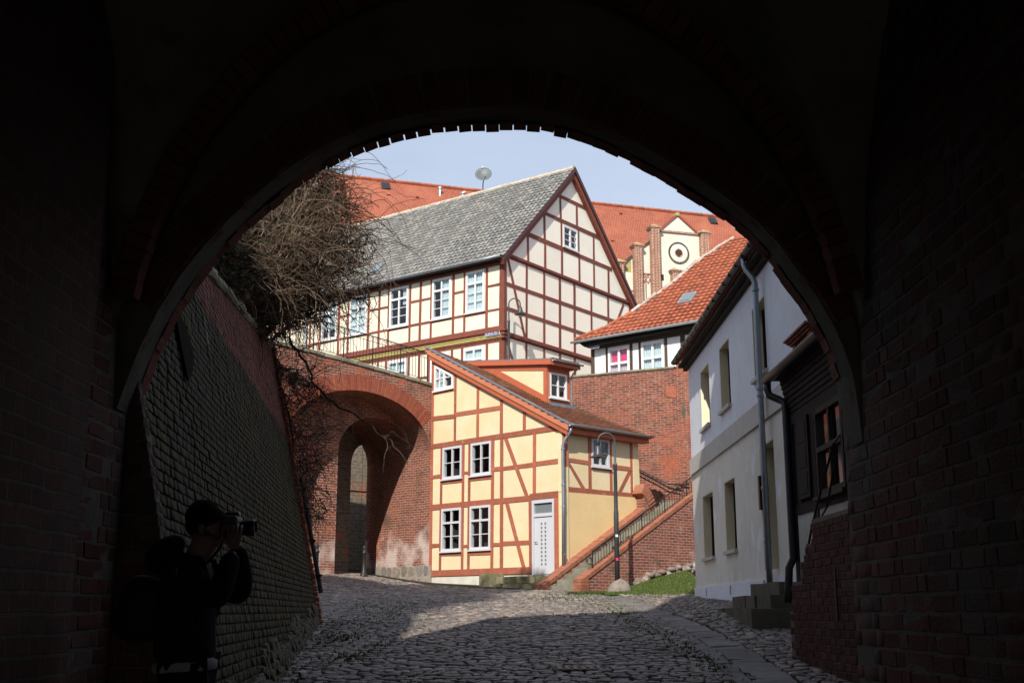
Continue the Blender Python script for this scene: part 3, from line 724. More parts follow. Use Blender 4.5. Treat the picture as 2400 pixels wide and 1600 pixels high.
# voussoir rings: inner one on the end wall, outer one at the street face (mortar washed out between them)
def arc_samples(curve, pitch):
    pts = [Vector((x, z)) for x, z in curve]; res = []; acc = 0.; nxt = pitch/2
    for a, b in zip(pts, pts[1:]):
        l = (b-a).length
        while acc+l >= nxt:
            t = (nxt-acc)/l; p = a.lerp(b, t); d = (b-a).normalized(); res.append((p, d)); nxt += pitch
        acc += l
    return res
r3 = random.Random(5)
vv = [brick_vf(.082, .25, .14, .008, .006, r3) for _ in range(5)]
ms = []
for p, d in arc_samples(list(map(arch_in, arch_o[4:31])), .095):
    nx, nz = -d.y, d.x
    if nz < 0: nx, nz = -nx, -nz
    if (p.x*nx) < -.2: nx, nz = -nx, -nz
    c = (p.x+nx*.135, Yi-.035+r3.uniform(-.006, .006), p.y+nz*.135)
    ms.append((r3.randrange(5), mat4(Vector((d.x, 0, d.y)), Vector((0, 1, 0)), Vector((nx, 0, nz))*r3.uniform(.94, 1.06), c)))
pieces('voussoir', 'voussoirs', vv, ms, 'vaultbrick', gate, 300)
vo = [brick_vf(.084, .26, .14, .003, .002, r3) for _ in range(5)]
ms = []
for p, d in arc_samples(arch_o[2:33], .0935):
    nx, nz = -d.y, d.x
    if p.x*nx < -.2 or (abs(p.x) < .3 and nz < 0): nx, nz = -nx, -nz
    if nz < -.1: nx, nz = -nx, -nz
    gap = (.013 if -.95 < p.x < .42 else (.007 if -1.5 < p.x < .42 else -.004))*r3.choice((.25, .5, .8, 1.0, 1.15))
    w = (.0935-gap*r3.uniform(.7, 1.3))/.084
    o_ = .13+r3.uniform(-.012, .006)+.006*math.sin(p.x*9)
    ms.append((r3.randrange(5), mat4(Vector((d.x, 0, d.y))*w, Vector((0, -1, 0)), Vector((nx, 0, nz)), (p.x+nx*o_, Yo+.02, p.y+nz*o_))))
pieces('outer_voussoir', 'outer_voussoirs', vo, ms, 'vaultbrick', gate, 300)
# wall rib of the vault (brick arch just inside the end wall) and groin vault
rib = [(-.15+2.28*math.cos(a), 1.35+2.75*math.sin(a)) for a in [math.pi-math.pi*i/40 for i in range(41)]]
ms = []
vr_ = [brick_vf(.09, .16, .12, .008, .006, r3) for _ in range(4)]
for p, d in arc_samples(rib, .101):
    if p.y < 1.9: continue
    nx, nz = p.x+.15, p.y-1.35; l = math.hypot(nx, nz); nx, nz = nx/l, nz/l
    ms.append((r3.randrange(4), mat4(Vector((d.x, 0, d.y)), Vector((0, 1, 0)), Vector((nx, 0, nz)), (p.x-nx*.05, 6.78+r3.uniform(-.006, .006), p.y-nz*.05))))
pieces('rib_brick', 'rib_bricks', vr_, ms, 'vaultbrick', gate, 300)
Y0v, Y1v = 1.9, 6.9
def hB(y): q = (y-(Y0v+Y1v)/2)/((Y1v-Y0v)/2); return 1.35+2.6*math.sqrt(max(0, 1-q*q)) if abs(q) < 1 else 1.35
nx_, ny_ = 48, 48
xs_ = [-.15+2.45*(-1+2*i/nx_) for i in range(nx_+1)]; ys_ = [Y0v+(7.06-Y0v)*j/ny_ for j in range(ny_+1)]
vs = [(x, y, max(hA(x), hB(y))+.02) for y in ys_ for x in xs_]
fs = [(j*(nx_+1)+i, j*(nx_+1)+i+1, (j+1)*(nx_+1)+i+1, (j+1)*(nx_+1)+i) for j in range(ny_) for i in range(nx_)]
mesh('vault', vs, fs, 'vaultplaster', gate)
# rear part: plain barrel behind the camera and a closed back
xs2 = [-.15+2.45*(-1+2*i/24) for i in range(25)]
vs = [(x, y, hA(x)+.02) for y in (-7., Y0v) for x in xs2]; fs = [(i, i+1, 26+i, 25+i) for i in range(24)]
mesh('rear_vault', vs, fs, 'vaultplaster', gate)
for (cx_, cz_, hx_, hz_) in ((-2.55, 1, .55, 4.2), (2.35, 1, .55, 4.2), (-.1, 3.7, 1.9, 2.0)):   # far end of the passage, with its gateway
    v, f = box_vf((cx_, -7.1, cz_), (1, 0, 0), (0, 1, 0), (0, 0, 1), hx_, .15+.01*cx_, hz_); mesh('rear_wall', v, f, 'vaultplaster', gate)
# side walls behind the bricks
for nm, x, sgn in (('side_wall_core', XR+.003, 1), ('side_wall_core', XL-.003, -1)):
    v, f = box_vf((x+sgn*.4, .24, .6), (1, 0, 0), (0, 1, 0), (0, 0, 1), .4, 7.24, 3.6); mesh(nm, v, f, 'vaultmortar', gate)
# individual bricks of both passage walls
def wall_bricks(x, sgn, y0, y1, z0, z1, ln, ht, mat, name, nparts, mask):
    bv = [brick_vf(ln-.014, ht-.014, .09, .004, .005, r3) for _ in range(6)]+[brick_vf(ln*.5-.014, ht-.014, .09, .004, .005, r3) for _ in range(3)]
    ms = []; k = 0; z = z0
    while z < z1:
        y = y1-(0 if k % 2 else ln*.25)
        i = 0
        while y > y0:
            half = (i+k) % 2 == 1
            l = ln*.5 if half else ln
            yc = y-l/2
            if mask(yc, z+ht/2):
                vi = 6+r3.randrange(3) if half else r3.randrange(6)
                ms.append((vi, mat4(Vector((0, -sgn, r3.uniform(-.012, .012))).normalized(), Vector((sgn, 0, 0)), Vector((0, 0, 1)), (x+r3.uniform(-.003, .003), yc, z+ht/2))))
            y -= l; i += 1
        z += ht; k += 1
    ms.sort(key=lambda m: abs(m[1].translation.y-6.1)+abs(m[1].translation.z-.7)*.5)
    pieces(name, name+'s', bv, ms, mat, gate, nparts)
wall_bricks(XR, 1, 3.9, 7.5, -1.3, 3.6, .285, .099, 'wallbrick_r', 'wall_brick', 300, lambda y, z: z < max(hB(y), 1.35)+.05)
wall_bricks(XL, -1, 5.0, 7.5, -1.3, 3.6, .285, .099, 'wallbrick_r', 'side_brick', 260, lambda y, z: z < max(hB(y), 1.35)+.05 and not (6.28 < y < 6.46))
v, f = box_vf((XL+.03, 5.2, 1.2), (1, 0, 0), (0, 1, 0), (0, 0, 1), .09, 1.08, 2.6); 
mesh('pier', v, f, MT['gatebrick'], gate, uv=lambda c: (c[1]+c[0], c[2]))
# hanging broken metal flap on the jamb side (dark leaf-shaped thing on the left)
# gatehouse body and tower above (their shadow lies across the street)
GF = Frame((0, 7.62), (1, 0), (0, 1))
gv = MB()
prof = [(x, z) for x, z in arch_o]
# outer face above and beside the arch, in strips, thin ring in front of the voussoirs is left open
face = MB()
for (a, b) in zip(arch_o[1:-1], arch_o[2:-1]):
    if a[1] < 1.1 and b[1] < 1.1: continue
    za, zb = a[1]+.24, b[1]+.24
    face.add([(a[0], 7.5, za), (b[0], 7.5, zb), (b[0], 7.5, 4.6), (a[0], 7.5, 4.6), (a[0], 7.2, za), (b[0], 7.2, zb)], [(0, 1, 2, 3), (0, 4, 5, 1)])
face.build('outer_face', 'gatebrick', gate, uv=lambda c: (c[0], c[2]))
def gbox(nm, x0, x1, y0, y1, z0, z1):
    v, f = box_vf(((x0+x1)/2, (y0+y1)/2, (z0+z1)/2), (1, 0, 0), (0, 1, 0), (0, 0, 1), (x1-x0)/2, (y1-y0)/2, (z1-z0)/2); mesh(nm, v, f, 'gatebrick', gate, uv=lambda c: (c[0]+c[1], c[2]))
gbox('flank', -4.4, -2.9, -7.2, 7.49, -2, 11.2)
v, f = prism_vf([(x, 3.0, z) for x, z in ((-5.3, -2), (-5.3, 10.0), (-7.0, 14.1), (-8.5, 19.0), (-10.4, 22.0), (-14, 24.5), (-14, -2))], [(x, 7.4, z) for x, z in ((-5.3, -2), (-5.3, 10.0), (-7.0, 14.1), (-8.5, 19.0), (-10.4, 22.0), (-14, 24.5), (-14, -2))]); mesh('side_shade_block', v, f, 'gatebrick', gate, uv=lambda c: (c[0]+c[1], c[2]))  # unseen block; its sloping profile is shaped to throw shade on shrub and street
gbox('flank', 2.7, 6.4, -7.2, 7.49, -2, 12.4)
gbox('upper_storey', -2.9, 2.7, -7.2, 7.49, 4.6, 12.2)
gbox('jamb', -2.9, -2.48, 7.0, 7.49, -2, 4.6); gbox('jamb', 2.2, 2.7, 7.0, 7.49, -2, 4.6)
v, f = prism_vf([(-4.4, -6.4, 11.2), (-4.4, 7.49, 11.2), (-2.0, 7.49, 12.7), (-2.0, -6.4, 12.7)], [(-4.4, -6.4, 11.3), (-4.4, 7.49, 11.3), (-2.0, 7.49, 12.8), (-2.0, -6.4, 12.8)]); mesh('lean_roof', v, f, 'tilebrown', gate)
gbox('tower', -1.92, 5.2, -2.0, 7.49, 12.2, 19.2)

# ------------------------------------------------------------------ left retaining wall (battered)
r4 = random.Random(11)
lw = root('retaining_wall', (-2.8, 14, G(-2.8, 14)), 'battered brick retaining wall, mossy below and red on top, beside the gateway', 'wall')
def lw_top(Y): return 4.77-.125*(20.8-Y)
vs, fs = [], []
ny, nz = 27, 12
for j in range(ny+1):
    Yj = 7.34+(20.83-7.34)*j/ny
    for i in range(nz+1):
        zz = -1.6+(lw_top(Yj)+1.6)*i/nz; vs.append((lw_x(Yj, zz)-.014, Yj, zz))
for j in range(ny):
    for i in range(nz): a = j*(nz+1)+i; fs.append((a, a+1, a+nz+2, a+nz+1))
k = len(vs); e0 = ny*(nz+1)
for i in range(nz+1): x, y, z = vs[e0+i]; vs.append((x-.9, y, z))
for i in range(nz): fs.append((e0+i, k+i, k+i+1, e0+i+1))
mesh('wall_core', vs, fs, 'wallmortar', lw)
nrm_w = Vector((1, .109, .215)).normalized(); along = Vector((-.109, 1, .0)).normalized(); upw = nrm_w.cross(along); upw = upw if upw.z > 0 else -upw
BL, BH = .25, .078
bv = [brick_vf(BL-.014, BH-.014, .08, .004, .003, r4) for _ in range(6)]+[brick_vf(BL*.5-.014, BH-.014, .08, .004, .003, r4) for _ in range(3)]
ms = []; z = -1.25; k = 0
while z < 4.8:
    y = 7.33+(0 if k % 2 else BL*.25); i = 0
    while y < 20.7:
        half = (i+k) % 2; l = BL*.5 if half else BL; yc = y+l/2
        if G(-2.5, yc)-.1 < z < lw_top(yc)-.16:
            wob = .003*math.sin(yc*1.7+z*2.2)+r4.uniform(-.004, .004)
            p = Vector((lw_x(yc, z+BH/2), yc, z+BH/2))+nrm_w*wob
            ms.append((6+r4.randrange(3) if half else r4.randrange(6), mat4(along, -nrm_w, upw, p)))
        y += l; i += 1
    z += BH*.978; k += 1
def lscore(p):
    if p.y < 9.5 or (p.z < .9 and p.y < 11): return 50+p.y
    return p.y
ms.sort(key=lambda m: lscore(m[1].translation))
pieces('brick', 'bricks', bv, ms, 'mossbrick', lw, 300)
# rough rubble foot
fv = [stone_vf(7, r4) for _ in range(5)]; ms = []
for _ in range(420):
    y = r4.uniform(8.5, 20.6); z = G(-2.6, y)+r4.uniform(-.05, .42)*(.5+.5*math.sin(y*.9)**2)
    w, h = r4.uniform(.10, .26), r4.uniform(.07, .14)
    ms.append((r4.randrange(5), mat4(along*w, upw*h, nrm_w*r4.uniform(.7, 1.2), Vector((lw_x(y, z)+.0, y, z)))))
ms.sort(key=lambda m: m[1].translation.y); pieces('foot_stone', 'foot_stones', fv, ms, 'darkstone', lw, 200)
# red quoin bricks along the far end
qv = [brick_vf(.24, .085, .2, .012, .006, r4) for _ in range(4)]; ms = []; z = -.3; k = 0
while z < 4.7:
    p = Vector((lw_x(20.83, z)-.0, 20.86, z)); 
    ms.append((r4.randrange(4), mat4(along, -nrm_w, upw, p-along*.06+nrm_w*(.05+.012*(k % 2)))))
    z += .096; k += 1
pieces('quoin_brick', 'quoin_bricks', qv, ms, 'red_brick', lw, 300)
# coping stones, uneven
cv = [brick_vf(.5, .12, .34, .03, .018, r4) for _ in range(4)]; ms = []; y = 7.6
cdir = Vector((-.109, 1, .125)).normalized()
while y < 20.7:
    zt = lw_top(y)-.09; cn = nrm_w
    ms.append((r4.randrange(4), mat4(cdir*r4.uniform(.9, 1.05), -nrm_w, cdir.cross(nrm_w)*-1 if cdir.cross(nrm_w).z < 0 else cdir.cross(nrm_w), Vector((lw_x(y, zt)+.05+r4.uniform(-.02, .02), y, zt+r4.uniform(-.02, .02))))))
    y += .49
pieces('coping_stone', 'coping_stones', cv, ms, 'copestone', lw, 300)
# brick return of the wall at the gate jamb
rb_ = []; z = -1.25; k = 0
rbv = [brick_vf(.12, BH-.010, .08, .005, .004, r4) for _ in range(4)]
while z < 2.2:
    xe = lw_x(7.3, z+BH/2); x = xe-.06
    if k % 2: rb_.append((r4.randrange(4), mat4(Vector((.45, 0, 0)), Vector((0, 1, 0)), Vector((0, 0, 1)), (xe-.028, 7.3, z+BH/2)))); x = xe-.125
    while x > -2.52: rb_.append((r4.randrange(4), mat4(Vector((1, 0, 0)), Vector((0, 1, 0)), Vector((0, 0, 1)), (x, 7.3, z+BH/2)))); x -= .13
    z += BH*.978; k += 1
pieces('return_brick', 'return_bricks', rbv, rb_, 'wallbrick_r', lw, 300)
v, f = prism_vf([(lw_x(7.3, z_), 7.315, z_) for z_ in (-1.6, 3)]+[(-2.9, 7.315, 3), (-2.9, 7.315, -1.6)], [(lw_x(7.3, z_)-.02, 7.5, z_) for z_ in (-1.6, 3)]+[(-2.9, 7.5, 3), (-2.9, 7.5, -1.6)]); mesh('return_core', v, f, 'darkmortar', lw)
# dark drip leaf: broken drainpipe plate hanging on the wall near the arch
pp = [(9.15, 2.45), (9.6, 2.35), (9.85, 2.2), (9.8, 2.05), (9.55, 1.9), (9.3, 1.8), (9.2, 2.1)]
v, f = prism_vf([Vector((lw_x(y, z), y, z))+nrm_w*.02 for y, z in pp], [Vector((lw_x(y, z), y, z))+nrm_w*.035 for y, z in pp])
tag(mesh('moss_clump', v, f, 'darkpatch'), 'black drooping clump of moss on the mossy wall beside the arch', 'moss')
# rail post / old iron pipe at the end of the wall
pts = [Vector((lw_x(20.9, z)+.10, 20.95, z)) for z in (2.3, 1.6, .9, .3)]
v, f = tube_vf(pts, .04, 8); pipe = mesh('iron_pipe', v, f, 'iron')
tag(pipe, 'black iron pipe fixed to the far end of the mossy wall', 'pipe')
for z in (2.1, 1.75, 1.2, .6):
    v, f = box_vf((lw_x(20.9, z)+.08, 20.93, z), (1, 0, 0), (0, 1, 0), (0, 0, 1), .09, .05, .02); mesh('pipe_clamp', v, f, 'iron', pipe)

# earth bank behind the wall
vs, fs = [], []; ny, nx2 = 16, 8
for j in range(ny+1):
    Yj = 7.6+(22.6-7.6)*j/ny
    for i in range(nx2+1):
        t = i/nx2; x = lw_x(Yj, lw_top(Yj))-.35-9*t; edge = 1-sstep(Yj, 20.0, 22.4)
        vs.append((x, Yj-.2, (lw_top(min(Yj, 20.8))-.25+1.4*math.sin(t*1.6)+.15*math.sin(Yj*2+i))*edge+(-.5)*(1-edge)))
for j in range(ny):
    for i in range(nx2): a = j*(nx2+1)+i; fs.append((a, a+nx2+1, a+nx2+2, a+1))
tag(mesh('earth_bank', vs, fs, 'earth', smooth=True), kind='structure')

# ------------------------------------------------------------------ bare tangle of climbing shrub on top of the wall
r5 = np.random.RandomState(3); rr = random.Random(31)
bush = root('climbing_shrub', (-4.4, 19.5, 4.4), 'big leafless tangle of brown climbing twigs hanging over the mossy wall', 'shrub')
# crown volume: overlapping blobs (centre, radii)
blobs = [((-3.55, 20.5, 7.15), (.72, .9, .75), .8), ((-2.95, 20.5, 6.5), (.45, .6, .5), .5), ((-3.81, 20.0, 6.46), (.91, 1.0, .90), 1.1), ((-4.07, 18.5, 5.68), (.80, 1.2, .78), 1.1), ((-3.3, 20.5, 5.9), (.6, .7, .55), .6), ((-3.84, 20.0, 5.43), (.68, .9, .62), 1.1), ((-4.11, 17.0, 4.95), (.62, 1.4, .60), 1.1), ((-3.95, 20.5, 7.8), (.75, .9, .75), .9), ((-4.3, 20.0, 8.66), (1.0, 1.0, 1.1), .5), ((-3.95, 14.4, 4.35), (.55, 1.6, .45), 1.0), ((-2.75, 20.5, 5.75), (.34, .4, .34), .35), ((-4.12, 18.0, 4.68), (.60, 1.2, .50), 1.1)]
def in_blob():
    w = np.array([b[2]*b[1][0]*b[1][1]*b[1][2] for b in blobs]); i = r5.choice(len(blobs), p=w/w.sum())
    c, r_, _ = blobs[i]
    d = r5.normal(size=3); d /= np.linalg.norm(d); return np.array(c)+d*np.array(r_)*(r5.rand()**(1/2.6)), np.array(c)
class Fast:
    def __init__(s): s.v = []; s.f = []; s.n = 0
    def twig(s, pts, r0, r1):
        # triangular tube
        pts = np.array(pts); m = len(pts)
        t = np.gradient(pts, axis=0); t /= np.linalg.norm(t, axis=1)[:, None]+1e-9
        a = np.cross(t, np.array([.3, .5, .81])); a /= np.linalg.norm(a, axis=1)[:, None]+1e-9; b = np.cross(t, a)
        rad = np.linspace(r0, r1, m)[:, None]
        ring = np.stack([pts+a*rad, pts+(-.5*a+.87*b)*rad, pts+(-.5*a-.87*b)*rad], 1).reshape(-1, 3)
        s.v.append(ring)
        for i in range(m-1):
            for k in range(3):
                j = (k+1) % 3; s.f.append((s.n+3*i+k, s.n+3*i+j, s.n+3*i+3+j, s.n+3*i+3+k))
        s.n += 3*m
    def build(s, name, mat, parent):
        v = np.concatenate(s.v); return mesh(name, v.tolist(), s.f, mat, parent)
tw = Fast()
def walk(p, d, n, step, droop, wig):
    pts = [p.copy()]
    for _ in range(n):
        d = d+r5.normal(size=3)*wig+np.array([0, 0, -droop]); d /= np.linalg.norm(d); p = p+d*step; pts.append(p.copy())
    return pts
for i in range(7600):
    p, c = in_blob(); out = (p-c); out /= np.linalg.norm(out)+1e-9
    d = out*.6+r5.normal(size=3)*.8; d /= np.linalg.norm(d)
    n = r5.randint(4, 9)
    tw.twig(walk(p, d, n, r5.uniform(.05, .13), r5.uniform(-.03, .12), .42), r5.uniform(.005, .010), .003)
for i in range(700):  # long arching shoots
    p, c = in_blob(); d = np.array([r5.normal()*.8+.3, r5.normal()*.5, abs(r5.normal())*.6]); d /= np.linalg.norm(d)
    tw.twig(walk(p, d, 12, r5.uniform(.08, .15), .12, .2), .009, .004)
# twigs hanging down in front of the bridge, left of the arch
for i in range(2400):
    p = np.array([r5.uniform(-5.6, -3.4), r5.uniform(20.4, 22.0), 0]); top = 5.0-(p[0]+5.6)*.5
    p[2] = r5.uniform(1.6, max(1.8, top)) if r5.rand() < .8 else top
    if p[0] > lw_x(20.8, p[2])+1.1*r5.rand()+.1: continue
    d = np.array([r5.normal()*.7+.25, r5.normal()*.4, -.4+r5.normal()*.5]); d /= np.linalg.norm(d)
    tw.twig(walk(p, d, r5.randint(4, 9), r5.uniform(.06, .14), .05, .4), r5.uniform(.005, .010), .003)
tw.build('twigs', 'twig', bush)['kind'] = 'stuff'
st = Fast()
stems = [[(-4.6, 20.2, 4.4), (-4.3, 20.4, 4.9), (-4.0, 20.5, 4.75), (-3.7, 20.6, 4.35), (-3.6, 20.7, 4.0), (-3.25, 20.8, 3.65), (-2.7, 21, 3.35), (-2.2, 21.2, 3.0), (-1.9, 21.3, 2.6)],
         [(-4.7, 20.3, 4.3), (-4.5, 20.5, 4.5), (-4.3, 20.8, 3.6), (-4.2, 21, 2.5), (-4.25, 21.1, 1.6)],
         [(-4.6, 20.3, 4.3), (-4.45, 20.5, 4.6), (-4.1, 20.7, 3.8), (-3.9, 20.9, 3.0), (-3.95, 21, 2.2)],
         [(-4.6, 20.2, 4.4), (-4.2, 20.3, 5.4), (-3.9, 20.4, 6.2), (-3.6, 20.5, 7.2), (-3.4, 20.5, 8.0)],
         [(-4.5, 19.6, 4.4), (-4.3, 19.6, 5.4), (-4.1, 19.8, 6.4), (-4.0, 20, 7.4)],
         [(-4.5, 20.2, 4.5), (-4.0, 20.4, 5.3), (-3.5, 20.5, 5.9), (-3.1, 20.5, 6.4), (-2.7, 20.5, 6.7)],
         [(-4.5, 20.2, 4.4), (-3.9, 20.4, 5.0), (-3.4, 20.5, 5.3), (-2.9, 20.6, 5.5), (-2.5, 20.6, 5.55)]]
for s_ in stems:
    pts = np.array(s_, float); m = 4; fine = []
    for a, b in zip(pts, pts[1:]):
        for q in range(m): fine.append(a+(b-a)*q/m+r5.normal(size=3)*.018)
    fine.append(pts[-1]); st.twig(fine, .036, .012)
    for q in range(22):
        k = r5.randint(3, len(fine)); d = r5.normal(size=3)*.6+np.array([.3, 0, -.2]); d /= np.linalg.norm(d)
        w = walk(fine[k], d, 7, .11, .02, .35); st.twig(w, .011, .003)
        for h in range(3):
            d2 = r5.normal(size=3); d2 /= np.linalg.norm(d2); st.twig(walk(w[r5.randint(2, 6)], d2, 5, .07, .02, .4), .005, .002)
st.build('branches', 'twigdark', bush)['kind'] = 'stuff'
# a thin hanging creeper strand in front of the arch
hs = Fast(); hs.twig([(-2.75, 21.2, 3.55), (-2.72, 21.2, 3.0), (-2.70, 21.2, 2.4), (-2.71, 21.2, 1.8), (-2.72, 21.2, 1.2)], .004, .003)
hs.twig(walk(np.array([-2.75, 21.2, 3.5]), np.array([-.7, 0, .1]), 9, .09, .03, .3), .004, .002); hs.twig(walk(np.array([-2.75, 21.2, 3.4]), np.array([-.6, 0, -.5]), 8, .1, .03, .3), .004, .002)
hs.twig(walk(np.array([-2.75, 21.2, 3.5]), np.array([.7, 0, -.2]), 7, .08, .03, .3), .004, .002)
hs.build('hanging_strand', 'twig', bush)
# pale fluffy seed heads
fl = Fast()
def fluff(c, r_):
    for _ in range(70):
        d = r5.normal(size=3); d /= np.linalg.norm(d); fl.twig([np.array(c)+d*r_*.25, np.array(c)+d*r_*(.7+.5*r5.rand())], .006, .003)
for c in [(-3.88, 18.1, 5.95), (-3.80, 18.1, 5.90), (-3.84, 18.05, 5.82), (-4.05, 18.0, 5.72), (-4.12, 18.0, 5.68), (-3.86, 18, 5.63), (-3.92, 18.05, 6.02)]: fluff(c, .075)
for _ in range(46):
    p, c = in_blob(); p = p+np.array([0, -.4, 0]); fluff(p, r5.uniform(.03, .055))
fl.build('seed_heads', 'fluff', bush)['kind'] = 'stuff'
# dead leaves / ivy that close the inside of the tangle
lv, lf = [], []
for _ in range(22000):
    w = r5.rand()
    p, c = in_blob()
    if w < .8: p = c+(p-c)*.82
    if p[0]*20/p[1] > -3.75 and r5.rand() < .82: continue
    a = r5.normal(size=3); a /= np.linalg.norm(a); b = np.cross(a, r5.normal(size=3)); b /= np.linalg.norm(b); s_ = r5.uniform(.025, .055)
    k = len(lv); lv += [tuple(p-a*s_), tuple(p+b*s_*.6), tuple(p+a*s_), tuple(p-b*s_*.6)]; lf.append((k, k+1, k+2, k+3))
for _ in range(9000):   # unseen leaf masses added high up to cast shade on the street
    c, r_ = [((-4.0, 20.3, 11.0), (1.35, 1.3, 2.2)), ((-6.1, 20.0, 11.4), (1.7, 1.5, 2.6)), ((-5.2, 20.0, 8.6), (1.0, 1.0, 1.4))][r5.choice(3)]
    d = r5.normal(size=3); d /= np.linalg.norm(d); p = np.array(c)+d*np.array(r_)*r5.rand()**.4
    a = r5.normal(size=3); a /= np.linalg.norm(a); b = np.cross(a, r5.normal(size=3)); b /= np.linalg.norm(b); s_ = r5.uniform(.06, .12)
    k = len(lv); lv += [tuple(p-a*s_), tuple(p+b*s_*.7), tuple(p+a*s_), tuple(p-b*s_*.7)]; lf.append((k, k+1, k+2, k+3))
mesh('ivy_and_shade_leaves', lv, lf, 'ivy', bush)['kind'] = 'stuff'

# ------------------------------------------------------------------ brick bridge with the big arch
BE = Vector((-.75, -.66, 0)).normalized(); BN = Vector((.66, -.75, 0)).normalized()
L0 = Vector((-2.70, 38.98))
BF = Frame((L0.x, L0.y), BE, BN)
bridge = root('brick_bridge', (L0.x, L0.y, G(L0.x, L0.y)), 'red brick bridge with one big arch beside the yellow house', 'bridge')
cxA, aA, zS, bA = 2.78, 2.76, 5.1, 1.78
def arcz(s): q = (s-cxA)/aA; return zS+bA*math.sqrt(max(0, 1-q*q)) if abs(q) < 1 else zS
def bcope(s): return 7.38+.117*s-.004*s*s
T = 1.1
ss = [cxA-aA*math.cos(math.pi*i/40) for i in range(41)]
# front face: spandrel strips + pier to the left
fb = MB()
for a, b in zip(ss, ss[1:]):
    fb.add([BF.pt(a, arcz(a)), BF.pt(b, arcz(b)), BF.pt(b, bcope(b)), BF.pt(a, bcope(a))], [(0, 1, 2, 3)])
fb.add([BF.pt(5.54, -1), BF.pt(14, -1), BF.pt(14, bcope(7)), BF.pt(7, bcope(7)), BF.pt(5.54, bcope(5.54))], [(0, 1, 2, 3, 4)])
fb.add([BF.pt(.02, .3), BF.pt(-.2, .3), BF.pt(-.2, 7.38), BF.pt(.02, 7.38)], [(0, 1, 2, 3)])
fb.build('face_wall', 'brickbridge', bridge, uv=BF.uv())
# barrel soffit and piers inside
sb = MB(); prof = [(0.02, .3), (0.02, zS)]+[(s, arcz(s)) for s in ss[1:-1]]+[(5.54, zS), (5.54, .3)]
acc = 0; uvs = {}
vs, fs, arc = [], [], []
for i, (s, z) in enumerate(prof):
    if i: acc += math.hypot(s-prof[i-1][0], z-prof[i-1][1])
    vs += [BF.pt(s, z, 0), BF.pt(s, z, -T)]; arc += [acc, acc]
for i in range(len(prof)-1): fs.append((2*i, 2*i+1, 2*i+3, 2*i+2))
cnt = [0]
def uvb(c):
    i = cnt[0]; cnt[0] += 1; p = Vector(c); return ((p-BF.O).dot(BF.n), arc[i % len(arc)])
mesh('arch_barrel', vs, fs, 'brickbridge', bridge, uv=uvb)
# back wall with the narrow passage opening
F2 = Frame((L0.x-BN.x*T, L0.y-BN.y*T), BE, BN)
po = [(0.02, .4), (0.02, 5.0)]+[(1.48-1.46*math.cos(math.pi*i/16), 5.0+1.3*math.sin(math.pi*i/16)) for i in range(1, 16)]+[(2.94, 5.0), (2.94, .4)]
pb = MB()
for (a, b) in zip(po[1:-1], po[2:-1]): pb.add([F2.pt(*a), F2.pt(*b), F2.pt(b[0], 7.2), F2.pt(a[0], 7.2)], [(0, 1, 2, 3)])
pb.add([F2.pt(2.94, .4), F2.pt(6.2, .4), F2.pt(6.2, 7.2), F2.pt(2.94, 7.2)], [(0, 1, 2, 3)])
pb.build('inner_wall', 'brickbridge', bridge, uv=F2.uv())
vs, fs, arc2 = [], [], []; acc = 0
for i, (s, z) in enumerate(po):
    if i: acc += math.hypot(s-po[i-1][0], z-po[i-1][1])
    vs += [F2.pt(s, z, 0), F2.pt(s, z, -2.6)]; arc2 += [acc, acc]
for i in range(len(po)-1): fs.append((2*i, 2*i+1, 2*i+3, 2*i+2))
cn2 = [0]
def uvc(c):
    i = cn2[0]; cn2[0] += 1; p = Vector(c); return ((p-BF.O).dot(BF.n), arc2[i % len(arc2)])
mesh('passage_lining', vs, fs, 'brickbridge', bridge, uv=uvc)
F25 = Frame((L0.x-BN.x*(T+2.6), L0.y-BN.y*(T+2.6)), BE, BN)
pq = [(-.3, .4), (-.3, 5.0)]+[(.2-.5*math.cos(math.pi*i/12), 5.0+.75*math.sin(math.pi*i/12)) for i in range(1, 12)]+[(.70, 5.0), (.70, .4)]
pe = MB()
for (a, b) in zip(pq[1:-1], pq[2:-1]): pe.add([F25.pt(*a), F25.pt(*b), F25.pt(b[0], 7.2), F25.pt(a[0], 7.2)], [(0, 1, 2, 3)])
pe.add([F25.pt(.70, .4), F25.pt(3.2, .4), F25.pt(3.2, 7.2), F25.pt(.70, 7.2)], [(0, 1, 2, 3)])
pe.build('passage_end', 'stonepassage', bridge, uv=F25.uv())
F3 = Frame((L0.x-BN.x*(T+5.2), L0.y-BN.y*(T+5.2)), BE, BN)
v, f = F3.box(-3.2, 7, .3, 8.6, -.4, 0); mesh('yard_wall', v, f, 'stonepassage', bridge, uv=F3.uv())
v, f = F2.box(-.02, .30, 4.05, 4.15, -1.2, -1.1); 
v, f = tube_vf([F25.pt(-.2, 4.1, -.1), F25.pt(.72, 4.1, -.1)], .03, 6); mesh('tie_bar', v, f, 'iron', bridge)
